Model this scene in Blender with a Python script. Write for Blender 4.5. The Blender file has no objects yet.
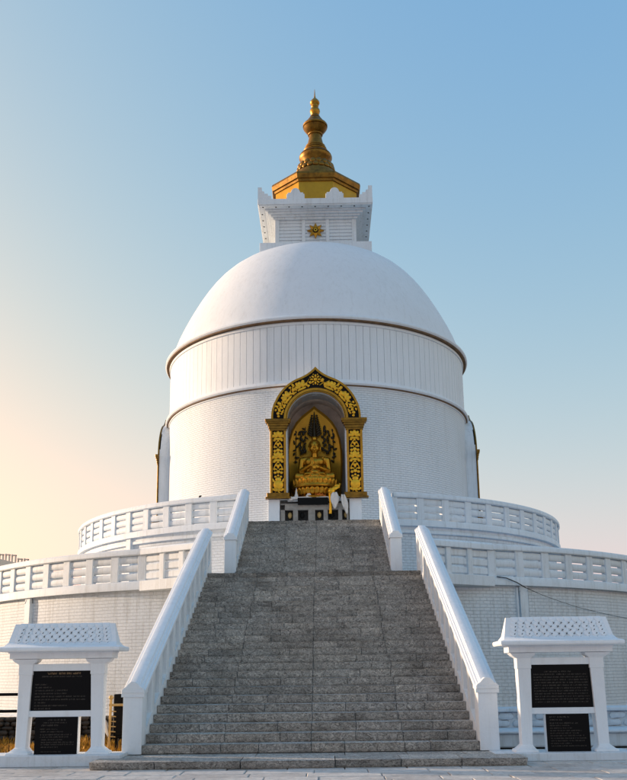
import bpy, bmesh, math, random
from mathutils import Vector, Matrix
random.seed(7)
R_ = math.radians
sc = bpy.context.scene
COL = sc.collection

# ------------------------------------------------------------------ camera
CAM = Vector((0.308, 0.0, 1.465)); PITCH = 0.2243; ROLL = -0.0128; YAW = -0.0101
fw = Vector((math.sin(YAW)*math.cos(PITCH), math.cos(YAW)*math.cos(PITCH), math.sin(PITCH)))
rt = Vector((math.cos(YAW), -math.sin(YAW), 0)); up = rt.cross(fw)
rt2 = rt*math.cos(ROLL)+up*math.sin(ROLL); up2 = up*math.cos(ROLL)-rt*math.sin(ROLL)
cd = bpy.data.cameras.new('camera'); cam = bpy.data.objects.new('camera', cd); COL.objects.link(cam)
M3 = Matrix((rt2, up2, -fw)).transposed()
cam.matrix_world = Matrix.Translation(CAM) @ M3.to_4x4()
cd.sensor_fit = 'HORIZONTAL'; cd.sensor_width = 36; cd.lens = 36*910.85/627
cd.shift_y = 75/627; cd.clip_start = .1; cd.clip_end = 6000
sc.camera = cam

# ------------------------------------------------------------------ sky, sun, exposure
SUN_EL = R_(10.0); BEHIND = R_(16.0)          # sun to the left and a little behind the pagoda
sdir = Vector((-math.cos(BEHIND)*math.cos(SUN_EL), math.sin(BEHIND)*math.cos(SUN_EL), math.sin(SUN_EL)))
w = bpy.data.worlds.new('World'); sc.world = w; w.use_nodes = True
nt = w.node_tree; nt.nodes.clear()
sky = nt.nodes.new('ShaderNodeTexSky'); sky.sky_type = 'NISHITA'; sky.sun_disc = False
sky.sun_elevation = SUN_EL; sky.sun_rotation = math.atan2(sdir.x, sdir.y)
sky.altitude = 900; sky.air_density = 1.5; sky.dust_density = 5.0; sky.ozone_density = 2.0
bg = nt.nodes.new('ShaderNodeBackground'); bg.inputs[1].default_value = 0.15
wo = nt.nodes.new('ShaderNodeOutputWorld')
# one tone curve per channel over the whole sky (the photograph's warm grade)
EXPO = 1.4
sep = nt.nodes.new('ShaderNodeSeparateColor'); comb = nt.nodes.new('ShaderNodeCombineColor')
nt.links.new(sky.outputs[0], sep.inputs[0])
for ch, (pw, kk) in enumerate(((1.25, 3.85), (.68, 1.48), (.06, .74))):
    p_ = nt.nodes.new('ShaderNodeMath'); p_.operation = 'POWER'; p_.inputs[1].default_value = pw
    m_ = nt.nodes.new('ShaderNodeMath'); m_.operation = 'MULTIPLY'; m_.inputs[1].default_value = kk*.15**pw/(.15*2**EXPO)
    nt.links.new(sep.outputs[ch], p_.inputs[0]); nt.links.new(p_.outputs[0], m_.inputs[0]); c_ = nt.nodes.new('ShaderNodeMath'); c_.operation = 'SMOOTH_MIN'; c_.inputs[1].default_value = (1.6, 1.1, .80)[ch]/(.15*2**EXPO); c_.inputs[2].default_value = .25
    nt.links.new(m_.outputs[0], c_.inputs[0]); nt.links.new(c_.outputs[0], comb.inputs[ch])
nt.links.new(comb.outputs[0], bg.inputs[0]); nt.links.new(bg.outputs[0], wo.inputs[0])
sl = bpy.data.lights.new('sun', 'SUN'); sl.energy = 2.2; sl.angle = R_(1.2); sl.color = (1.0, .73, .50)
so = bpy.data.objects.new('sun', sl); COL.objects.link(so); so.location = (-60, 60, 40)
so.rotation_euler = sdir.to_track_quat('Z', 'Y').to_euler()
vs = sc.view_settings; vs.view_transform = 'Standard'; vs.look = 'None'; vs.gamma = 1; vs.exposure = EXPO
vs.use_curve_mapping = False

# ------------------------------------------------------------------ materials
MATS = {}
def mat(name, build):
    m = bpy.data.materials.new(name); m.use_nodes = True
    t = m.node_tree; b = t.nodes['Principled BSDF']
    build(t, b); MATS[name] = m; return m
def N(t, typ, **kw):
    n = t.nodes.new(typ)
    for k, v in kw.items():
        if k in n.inputs: n.inputs[k].default_value = v
        else: setattr(n, k, v)
    return n
def pos(t, scale=(1,1,1)):
    g = N(t, 'ShaderNodeNewGeometry'); mp = N(t, 'ShaderNodeMapping'); mp.inputs['Scale'].default_value = scale
    t.links.new(g.outputs['Position'], mp.inputs['Vector']); return mp.outputs[0]
def noise(t, vec, scale, detail=4, rough=.55, dist=0):
    n = N(t, 'ShaderNodeTexNoise'); n.inputs['Scale'].default_value = scale; n.inputs['Detail'].default_value = detail
    n.inputs['Roughness'].default_value = rough; n.inputs['Distortion'].default_value = dist
    t.links.new(vec, n.inputs['Vector']); return n.outputs['Fac']
def ramp(t, fac, stops):
    r = N(t, 'ShaderNodeValToRGB'); e = r.color_ramp.elements
    while len(e) < len(stops): e.new(.5)
    for el, (p, c) in zip(e, stops):
        el.position = p; el.color = (c if len(c) == 4 else (*c, 1)) if hasattr(c, '__len__') else (c, c, c, 1)
    t.links.new(fac, r.inputs[0]); return r.outputs[0]
def mix(t, fac, a, b, mode='MIX'):
    n = N(t, 'ShaderNodeMix', data_type='RGBA', blend_type=mode)
    for s, v in ((0, fac), (6, a), (7, b)):
        if hasattr(v, 'links') or hasattr(v, 'is_linked'): t.links.new(v, n.inputs[s])
        else: n.inputs[s].default_value = v if not hasattr(v, '__len__') else ((*v, 1) if len(v) == 3 else v)
    return n.outputs[2]
def bump(t, b, h, dist=.01, strength=1.0, prev=None):
    n = N(t, 'ShaderNodeBump'); n.inputs['Distance'].default_value = dist; n.inputs['Strength'].default_value = strength
    t.links.new(h, n.inputs['Height'])
    if prev is not None: t.links.new(prev, n.inputs['Normal'])
    t.links.new(n.outputs[0], b.inputs['Normal']); return n.outputs[0]
def math_(t, op, a, bb):
    n = N(t, 'ShaderNodeMath', operation=op)
    for i, v in enumerate((a, bb)):
        if isinstance(v, (int, float)): n.inputs[i].default_value = v
        else: t.links.new(v, n.inputs[i])
    return n.outputs[0]

def white_base(t, b, col=(.78,.835,.88), dirt=.75, streak=True):
    p = pos(t); c = None
    g = ramp(t, noise(t, p, .45, 6, .6), [(.35, 0), (.72, 1)])
    s = ramp(t, noise(t, pos(t, (5.5, 5.5, .4)), 1.0, 6, .7), [(.5, 0), (.72, 1)])
    f = ramp(t, noise(t, p, 9, 5, .7), [(.55, 0), (.75, 1)])
    k = tuple(x*(1-.18) for x in col); d = (col[0]*.62, col[1]*.60, col[2]*.56)
    c = mix(t, math_(t, 'MULTIPLY', g, dirt), col, k)
    if streak: c = mix(t, math_(t, 'MULTIPLY', s, dirt*.8), c, d)
    c = mix(t, math_(t, 'MULTIPLY', f, dirt*.5), c, d)
    return c
def m_white(t, b, **kw):
    t.links.new(white_base(t, b, **kw), b.inputs['Base Color']); b.inputs['Roughness'].default_value = .62
    b.inputs['Specular IOR Level'].default_value = .35
    n1 = bump(t, b, noise(t, pos(t), 14, 6, .7), .012, .5)
    bump(t, b, noise(t, pos(t), 2.2, 3, .5), .03, .35, n1)
mat('white_paint', lambda t, b: m_white(t, b))
mat('white_smooth', lambda t, b: m_white(t, b, col=(.80,.845,.885), dirt=.3))
mat('white_worn', lambda t, b: m_white(t, b, col=(.68,.735,.785), dirt=.9))
def m_brick(t, b, dirt=.4, depth=.022, bw=.29, rh=.128):
    uv = N(t, 'ShaderNodeUVMap'); uv.uv_map = 'UVMap'
    wob = N(t, 'ShaderNodeTexNoise'); wob.inputs['Scale'].default_value = 2.5; t.links.new(uv.outputs[0], wob.inputs['Vector'])
    ad = N(t, 'ShaderNodeVectorMath', operation='MULTIPLY_ADD'); t.links.new(wob.outputs['Color'], ad.inputs[0])
    ad.inputs[1].default_value = (.02, .025, 0); t.links.new(uv.outputs[0], ad.inputs[2])
    br = N(t, 'ShaderNodeTexBrick'); t.links.new(ad.outputs[0], br.inputs['Vector'])
    br.inputs['Scale'].default_value = 1; br.inputs['Brick Width'].default_value = bw; br.inputs['Row Height'].default_value = rh
    br.inputs['Mortar Size'].default_value = .010; br.inputs['Mortar Smooth'].default_value = .6
    br.inputs['Color1'].default_value = (.35,.35,.35,1); br.inputs['Color2'].default_value = (1,1,1,1); br.inputs['Mortar'].default_value = (0,0,0,1)
    c = white_base(t, b, dirt=dirt)
    brk = ramp(t, br.outputs['Color'], [(0, .955), (.3, .98), (1, 1.0)])
    c = mix(t, 1.0, c, brk, 'MULTIPLY')
    t.links.new(c, b.inputs['Base Color']); b.inputs['Roughness'].default_value = .7; b.inputs['Specular IOR Level'].default_value = .3
    inv = math_(t, 'SUBTRACT', 1.0, br.outputs['Fac'])
    n1 = bump(t, b, inv, depth*.6, .7)
    n2 = bump(t, b, br.outputs['Color'], depth*.35, .6, n1)
    bump(t, b, noise(t, pos(t), 11, 5, .7), .014, .55, n2)
mat('white_brick', lambda t, b: m_brick(t, b, dirt=.3, depth=.022, bw=.25, rh=.098))
mat('white_brick_rough', lambda t, b: m_brick(t, b, dirt=.85, depth=.016, bw=.25, rh=.108))
def m_gold(t, b, col=(.50,.245,.02), dark=(.12,.055,.006), rough=.36, met=.7, k=.55, sc_=3.0):
    p = pos(t)
    f = ramp(t, noise(t, p, sc_, 6, .65), [(.4, 0), (.75, 1)])
    t.links.new(mix(t, math_(t, 'MULTIPLY', f, k), col, dark), b.inputs['Base Color'])
    b.inputs['Metallic'].default_value = met; b.inputs['Roughness'].default_value = rough
    bump(t, b, noise(t, p, 22, 5, .6), .006, .5)
mat('gold', lambda t, b: m_gold(t, b))
mat('gold_bright', lambda t, b: m_gold(t, b, col=(.90,.50,.03), dark=(.42,.19,.01), met=.6, k=.55, sc_=6))
mat('gold_statue', lambda t, b: m_gold(t, b, col=(.56,.28,.025), dark=(.20,.09,.008), met=.85, rough=.3, k=.45, sc_=5))
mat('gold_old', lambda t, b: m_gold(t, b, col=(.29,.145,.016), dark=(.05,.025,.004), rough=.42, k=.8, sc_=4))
mat('gold_panel', lambda t, b: m_gold(t, b, col=(.52,.28,.022), dark=(.24,.11,.01), rough=.42, met=.65, k=.4, sc_=2))
def m_plain(col, rough=.5, met=0, nscale=8, amp=.3, bd=.004):
    def f(t, b):
        p = pos(t); k = tuple(x*(1-amp) for x in col)
        t.links.new(mix(t, ramp(t, noise(t, p, nscale, 5, .6), [(.35, 0), (.7, 1)]), col, k), b.inputs['Base Color'])
        b.inputs['Roughness'].default_value = rough; b.inputs['Metallic'].default_value = met
        bump(t, b, noise(t, p, nscale*4, 4, .6), bd, .5)
    return f
def m_black_lacquer(t, b):
    m_plain((.006,.005,.005), .6)(t, b); b.inputs['Specular IOR Level'].default_value = .15
mat('black_lacquer', m_black_lacquer)
def m_black_iron(t, b):
    m_plain((.006,.006,.006), .6)(t, b); b.inputs['Specular IOR Level'].default_value = .15
mat('black_iron', m_black_iron)
def m_granite(t, b):
    m_plain((.0035,.0035,.004), .35, 0, 60, .5, .0004)(t, b); b.inputs['Specular IOR Level'].default_value = .12
mat('granite_black', m_granite)
mat('letter_gold', m_plain((.30,.19,.09), .5, 0))
mat('letter_dim', m_plain((.07,.058,.045), .5, 0))
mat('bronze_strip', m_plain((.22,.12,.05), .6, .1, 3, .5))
mat('tile_shadow', m_plain((.10,.10,.105), .8))  # grey put in for the shade in the roof tile notches
mat('void_shade', m_plain((.02,.018,.016), .8))  # near-black put in for the shade inside drain holes and pigeonholes
mat('niche_plaster', m_plain((.70,.59,.50), .8, 0, 3, .3))
mat('relief_dark', m_plain((.028,.017,.004), .5, .3))
mat('altar_grey', m_plain((.34,.32,.29), .6, 0, 5, .35))
mat('cloth_white', m_plain((.75,.72,.68), .8, 0, 6, .15, .01))
mat('flower_orange', m_plain((.75,.22,.03), .7, 0, 30, .4, .01))
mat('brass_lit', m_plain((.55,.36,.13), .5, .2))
mat('cable_black', m_plain((.03,.03,.035), .6))
mat('far_wall_haze', m_plain((.90,.79,.66), .9, 0, .6, .2))  # distance haze is put into this pale colour, none in the air
mat('soil', m_plain((.16,.12,.07), .95, 0, 2, .5, .03))
def m_stone(t, b):
    p = pos(t); oi = N(t, 'ShaderNodeObjectInfo')
    base = ramp(t, oi.outputs['Random'], [(0, (.37,.355,.33)), (.3, (.50,.475,.44)), (.55, (.42,.40,.37)), (.8, (.54,.51,.465)), (1, (.45,.435,.41))])
    n = noise(t, p, 5.5, 8, .72, 1.6)
    ch = noise(t, pos(t, (1, 1, 1.5)), 9, 6, .68, 3.2)
    chr_ = ramp(t, ch, [(.38, .42), (.48, .9), (.58, 1.42)])
    c = mix(t, 1, base, ramp(t, n, [(.3, .62), (.7, 1.3)]), 'MULTIPLY')
    c = mix(t, 1, c, chr_, 'MULTIPLY')
    c = mix(t, ramp(t, noise(t, p, 1.1, 5, .6), [(.5, 0), (.75, .5)]), c, (.075,.068,.055))
    t.links.new(c, b.inputs['Base Color']); b.inputs['Roughness'].default_value = .8
    b.inputs['Specular IOR Level'].default_value = .3
    n1 = bump(t, b, ch, .03, .8); bump(t, b, n, .05, .5, n1)
mat('stair_stone', m_stone)
def m_pave(t, b):
    p = pos(t); oi = N(t, 'ShaderNodeObjectInfo')
    base = ramp(t, oi.outputs['Random'], [(0, (.52,.50,.48)), (.5, (.58,.56,.54)), (1, (.64,.62,.59))])
    n = noise(t, p, 6, 8, .75, .6)
    c = mix(t, 1, base, ramp(t, n, [(.3, .62), (.55, 1.0), (.75, 1.15)]), 'MULTIPLY')
    c = mix(t, ramp(t, noise(t, p, .8, 5), [(.5, 0), (.75, .45)]), c, (.22,.20,.18))
    t.links.new(c, b.inputs['Base Color']); b.inputs['Roughness'].default_value = .75
    bump(t, b, n, .03, .6)
mat('paving', m_pave)
def m_rubble(t, b):
    p = pos(t); oi = N(t, 'ShaderNodeObjectInfo')
    base = ramp(t, oi.outputs['Random'], [(0, (.035,.03,.025)), (.6, (.07,.058,.045)), (1, (.11,.09,.07))])
    n = noise(t, p, 14, 7, .7, .8)
    t.links.new(mix(t, 1, base, ramp(t, n, [(.3, .5), (.7, 1.3)]), 'MULTIPLY'), b.inputs['Base Color'])
    b.inputs['Roughness'].default_value = .9; bump(t, b, n, .04, .8)
mat('rubble', m_rubble)
def m_grass(t, b):
    oi = N(t, 'ShaderNodeNewGeometry')
    r = oi.outputs['Random Per Island']
    t.links.new(ramp(t, r, [(0, (.10,.06,.01)), (.4, (.50,.25,.02)), (1, (.70,.36,.03))]), b.inputs['Base Color'])
    b.inputs['Roughness'].default_value = .7
mat('dry_grass', m_grass)
def m_ground(t, b):
    p = pos(t); n = noise(t, p, .7, 8, .65)
    t.links.new(ramp(t, n, [(.3, (.10,.085,.05)), (.55, (.17,.14,.09)), (.75, (.10,.11,.045))]), b.inputs['Base Color'])
    b.inputs['Roughness'].default_value = .95; bump(t, b, noise(t, p, 8, 6), .05, .6)
mat('ground', m_ground)

# ------------------------------------------------------------------ mesh helpers
class MB:
    def __init__(s): s.v = []; s.f = []; s.uv = []
    def add(s, verts, faces, uvs=None):
        o = len(s.v); s.v += [tuple(v) for v in verts]
        for i, f in enumerate(faces):
            s.f.append([o+k for k in f]); s.uv.append(uvs[i] if uvs else None)
        return s
    def box(s, x0, x1, y0, y1, z0, z1, tilt=None):
        vs_ = [(x, y, z) for z in (z0, z1) for y in (y0, y1) for x in (x0, x1)]
        return s.add(vs_, [(0,2,3,1), (4,5,7,6), (0,1,5,4), (2,6,7,3), (0,4,6,2), (1,3,7,5)])
    def prism(s, poly, a0, a1, axis='y'):
        # poly: (u,v) counter-clockwise ; extruded along axis
        n = len(poly)
        def P(u, v, a): return {'x': (a, u, v), 'y': (u, a, v), 'z': (u, v, a)}[axis]
        vs_ = [P(u, v, a0) for u, v in poly]+[P(u, v, a1) for u, v in poly]
        fs = [tuple(range(n)), tuple(reversed(range(n, 2*n)))]+[(i, n+i, n+(i+1) % n, (i+1) % n) for i in range(n)]
        return s.add(vs_, fs)
    def lathe(s, prof, n, a0=0, a1=360, c=(0, 0), closed=None, uvR=None):
        full = abs(a1-a0-360) < 1e-6
        m = n if full else n+1
        vs_ = []
        for i in range(m):
            a = R_(a0+(a1-a0)*i/n)
            for r, z in prof: vs_.append((c[0]+r*math.sin(a), c[1]-r*math.cos(a), z))
        k = len(prof); fs = []; uvs = []
        for i in range(n):
            j = (i+1) % m
            u0 = R_(a0+(a1-a0)*i/n)*(uvR or prof[0][0]); u1 = R_(a0+(a1-a0)*(i+1)/n)*(uvR or prof[0][0])
            for q in range(k-1):
                fs.append((i*k+q, j*k+q, j*k+q+1, i*k+q+1))
                uvs.append(((u0, prof[q][1]), (u1, prof[q][1]), (u1, prof[q+1][1]), (u0, prof[q+1][1])))
            if closed: fs.append((i*k+k-1, j*k+k-1, j*k, i*k)); uvs.append(None)
        if closed and not full:
            fs.append(tuple(reversed(range(k)))); uvs.append(None); fs.append(tuple((m-1)*k+q for q in range(k))); uvs.append(None)
        return s.add(vs_, fs, uvs)
    def sweep(s, prof, p0, p1, side=(1, 0, 0), upv=(0, 0, 1)):
        n = len(prof); A = Vector(side); U = Vector(upv); vs_ = []
        for p in (Vector(p0), Vector(p1)):
            for a, b in prof: vs_.append(tuple(p+A*a+U*b))
        fs = [tuple(range(n)), tuple(reversed(range(n, 2*n)))]+[(i, n+i, n+(i+1) % n, (i+1) % n) for i in range(n)]
        return s.add(vs_, fs)
    def tube(s, pts, r, n=8):
        k = len(pts); vs_ = []
        for i, p in enumerate(pts):
            p = Vector(p); d = (Vector(pts[min(i+1, k-1)])-Vector(pts[max(i-1, 0)])).normalized()
            a = d.orthogonal().normalized(); b2 = d.cross(a); rr = r[i] if hasattr(r, '__len__') else r
            for j in range(n):
                t_ = 2*math.pi*j/n; vs_.append(tuple(p+a*rr*math.cos(t_)+b2*rr*math.sin(t_)))
        fs = [tuple(range(n)), tuple((k-1)*n+j for j in range(n))]
        for i in range(k-1):
            for j in range(n): fs.append((i*n+j, i*n+(j+1) % n, (i+1)*n+(j+1) % n, (i+1)*n+j))
        return s.add(vs_, fs)
    def ball(s, c, r, nu=10, nv=7, rot=None):
        vs_ = []; fs = []
        r = r if hasattr(r, '__len__') else (r, r, r)
        for i in range(nv+1):
            ph = math.pi*i/nv
            for j in range(nu):
                th = 2*math.pi*j/nu
                v = Vector((r[0]*math.sin(ph)*math.cos(th), r[1]*math.sin(ph)*math.sin(th), r[2]*math.cos(ph)))
                if rot: v = rot @ v
                vs_.append((c[0]+v.x, c[1]+v.y, c[2]+v.z))
        for i in range(nv):
            for j in range(nu): fs.append((i*nu+j, (i+1)*nu+j, (i+1)*nu+(j+1) % nu, i*nu+(j+1) % nu))
        return s.add(vs_, fs)
    def mesh(s, name, bev=0, seg=1, smooth=35, merge=True):
        me = bpy.data.meshes.new(name); me.from_pydata(s.v, [], s.f)
        if any(u for u in s.uv):
            l = me.uv_layers.new(name='UVMap')
            for p, u in zip(me.polygons, s.uv):
                if u:
                    for li, c in zip(p.loop_indices, u): l.data[li].uv = c
        bm = bmesh.new(); bm.from_mesh(me)
        if merge: bmesh.ops.remove_doubles(bm, verts=bm.verts, dist=1e-5)
        bmesh.ops.recalc_face_normals(bm, faces=bm.faces)
        if bev: 
            es = [e for e in bm.edges if len(e.link_faces) == 2 and e.calc_face_angle(0) > R_(25)]
            bmesh.ops.bevel(bm, geom=es, offset=bev, segments=seg, affect='EDGES', profile=.6, clamp_overlap=True)
        bm.to_mesh(me); bm.free()
        if smooth is not None:
            me.shade_smooth(); me.set_sharp_from_angle(angle=R_(smooth))
        return me
def obj(name, me, m, parent=None, loc=(0, 0, 0), rz=0, world=True, scale=None):
    if isinstance(me, MB): me = me.mesh(name)
    if m and not me.materials: me.materials.append(MATS[m])
    o = bpy.data.objects.new(name, me); COL.objects.link(o)
    o.location = loc; o.rotation_euler = (0, 0, rz)
    if scale: o.scale = scale
    if parent:
        o.parent = parent
        if world:     # vertices given in world space
            q = parent; mt = Matrix.Identity(4)
            o.matrix_parent_inverse = wmat(parent).inverted()
    return o
def wmat(o):
    m = Matrix.LocRotScale(o.location, o.rotation_euler, o.scale)
    return wmat(o.parent) @ o.matrix_parent_inverse @ m if o.parent else m
def thing(name, label, cat, loc=(0, 0, 0), rz=0, group=None):
    o = bpy.data.objects.new(name, None); COL.objects.link(o); o.location = loc; o.rotation_euler = (0, 0, rz)
    o['label'] = label; o['category'] = cat
    if group: o['group'] = group
    return o
def tag(o, label, cat, group=None):
    o['label'] = label; o['category'] = cat
    if group: o['group'] = group
    return o
def kind(o, k): o['kind'] = k; return o

# ------------------------------------------------------------------ layout numbers (metres)
AX, YC = 0.066, 44.41             # pagoda axis
RW = 7.35                         # drum wall
RISE = .17; D0 = 17.99; T1 = .3763; N1 = 26
ZL = N1*RISE                      # landing / lower terrace floor 4.42
YL = D0+(N1-1)*T1                 # last nosing of lower flight
YU = YL+1.13; T2 = .3455; N2 = 15
ZT = ZL+N2*RISE                   # upper terrace floor 6.97
YT = YU+(N2-1)*T2
RT1, RT2 = 15.78, 11.29
ZG = -.15
HW1, HW2 = 3.20, 2.44; CX2 = -.03

# ------------------------------------------------------------------ ground and paving
g = MB(); S = 3000
g.add([(-S, -S, -.19), (S, -S, -.19), (S, S, -.19), (-S, S, -.19)], [(0, 1, 2, 3)])
ground = kind(obj('ground', g, 'ground'), 'structure')
pv = MB(); pv.box(-45, 45, -45, 18.75, -.26, -.185); pv.box(3.6, 45, 18.75, 20.45, -.26, -.185)
pavement = kind(obj('pavement', pv, 'paving'), 'structure')
slabm = []
for k in range(6):
    b = MB(); b.box(-.5, .5, -.5, .5, -.06, 0); me = b.mesh('paving_slab', bev=.012); slabm.append(me)
y = 9.6; row = 0
while y < 18.6:
    d = random.choice((.46, .52, .6)); x = -9-random.random()
    while x < 9.5:
        wd = random.uniform(.65, 1.25)
        o = obj('paving_slab', random.choice(slabm), 'paving', pavement, (x+wd/2, y+d/2, ZG+random.uniform(-.006, .005)), random.uniform(-.004, .004), scale=(wd-.014, d-.014, 1))
        o.rotation_euler = (random.uniform(-.004, .004), random.uniform(-.004, .004), o.rotation_euler[2])
        x += wd
    y += d; row += 1

# ------------------------------------------------------------------ stone blocks for stairs
BLK = []
for k in range(8):
    b = MB(); nx, nz = 7, 3
    idx = {}
    vs_ = []
    for j in range(nz+1):
        for i in range(nx+1):
            dy = random.uniform(-.010, .006); dz = 0; dx = 0
            if j == nz: dy -= .026; dz = random.uniform(-.009, .002)
            elif j == nz-1: dy -= .004
            if j == 0: dy += .034
            if i in (0, nx): dy += .006; dx = random.uniform(0, .004)*(1 if i == 0 else -1)
            vs_.append((i/nx+dx, dy/.45, (0, .35, .78, 1)[j]+dz/RISE))
    nf = len(vs_)
    fs = [(j*(nx+1)+i, j*(nx+1)+i+1, (j+1)*(nx+1)+i+1, (j+1)*(nx+1)+i) for j in range(nz) for i in range(nx)]
    vs_ += [(0, 1, 0), (1, 1, 0), (1, 1, 1), (0, 1, 1)]
    top = [nz*(nx+1)+i for i in range(nx+1)]; bot = list(range(nx+1))
    l = [j*(nx+1) for j in range(nz+1)]; r = [j*(nx+1)+nx for j in range(nz+1)]
    fs += [tuple(top+[nf+2, nf+3]), tuple(list(reversed(bot))+[nf, nf+1]), tuple(l+[nf+3, nf]), tuple(list(reversed(r))+[nf+1, nf+2])]
    b.add(vs_, fs); BLK.append(b.mesh('stone_block', smooth=30))
def stone_row(parent, x0, x1, yf, depth, z0, z1, joints):
    xs = [x0]+[j for j in joints if x0+.2 < j < x1-.2]+[x1]
    for a, b_ in zip(xs, xs[1:]):
        cuts = [a]
        if b_-a > 1.0 and random.random() < .75: cuts.append(a+(b_-a)*random.uniform(.3, .7))
        cuts.append(b_)
        for u, v in zip(cuts, cuts[1:]):
            gp = .006
            o = obj('stone_block', random.choice(BLK), 'stair_stone', parent, (u+gp, yf+random.uniform(-.006, .006), z0+.003), 0, scale=(v-u-2*gp, depth, z1-z0-.004+random.uniform(-.004, .002)))
low = thing('staircase', 'wide lower flight of grey chiselled stone steps rising from the pavement', 'staircase', (0, D0, 0))
core = MB(); pts = [(D0+.05, 0)]
for i in range(1, N1+1): pts += [(D0+(i-1)*T1+.05, i*RISE-.02), (D0+i*T1+.05, i*RISE-.02)]
pts[-1] = (RT1 and 29.6, ZL-.02); pts += [(29.6, 0)]
core.prism(pts, -HW1-.02, HW1+.02, 'x'); obj('core', core, 'stair_stone', low)
for i in range(1, N1+1):
    jj = [-1.68+random.uniform(-.03, .03), .02+random.uniform(-.015, .015), 1.78+random.uniform(-.03, .03)]
    stone_row(low, -HW1, HW1, D0+(i-1)*T1, (T1+.08) if i < N1 else 1.14, (i-1)*RISE, i*RISE, jj)
upf = thing('staircase', 'narrower upper flight of grey stone steps leading to the golden niche', 'staircase', (0, YU, ZL))
core = MB(); pts = [(YU+.05, ZL)]
for i in range(1, N2+1): pts += [(YU+(i-1)*T2+.05, ZL+i*RISE-.02), (YU+i*T2+.05, ZL+i*RISE-.02)]
pts[-1] = (34.2, ZT-.02); pts += [(34.2, ZL)]
core.prism(pts, CX2-HW2-.02, CX2+HW2+.02, 'x'); obj('core', core, 'stair_stone', upf)
for i in range(1, N2+1):
    jj = [-1.0+random.uniform(-.04, .04), .05, 1.25+random.uniform(-.04, .04)]
    stone_row(upf, CX2-HW2, CX2+HW2, YU+(i-1)*T2, (T2+.08) if i < N2 else .9, ZL+(i-1)*RISE, ZL+i*RISE, jj)
base = thing('base_step', 'long low slab of rough grey stone at the foot of the stairs', 'step', (0, 17.2, ZG))
xs = [-3.84, -2.7, -1.2, .45, 1.6, 2.65, 3.79]
for a, b_ in zip(xs, xs[1:]):
    obj('stone_block', random.choice(BLK), 'stair_stone', base, (a+.006, 16.56+random.uniform(-.02, .02), ZG), 0, scale=(b_-a-.012, .78, .142))
    obj('stone_block', random.choice(BLK), 'stair_stone', base, (a+.2, 17.35, ZG), 0, scale=(b_-a-.012, .95, .14))

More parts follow.
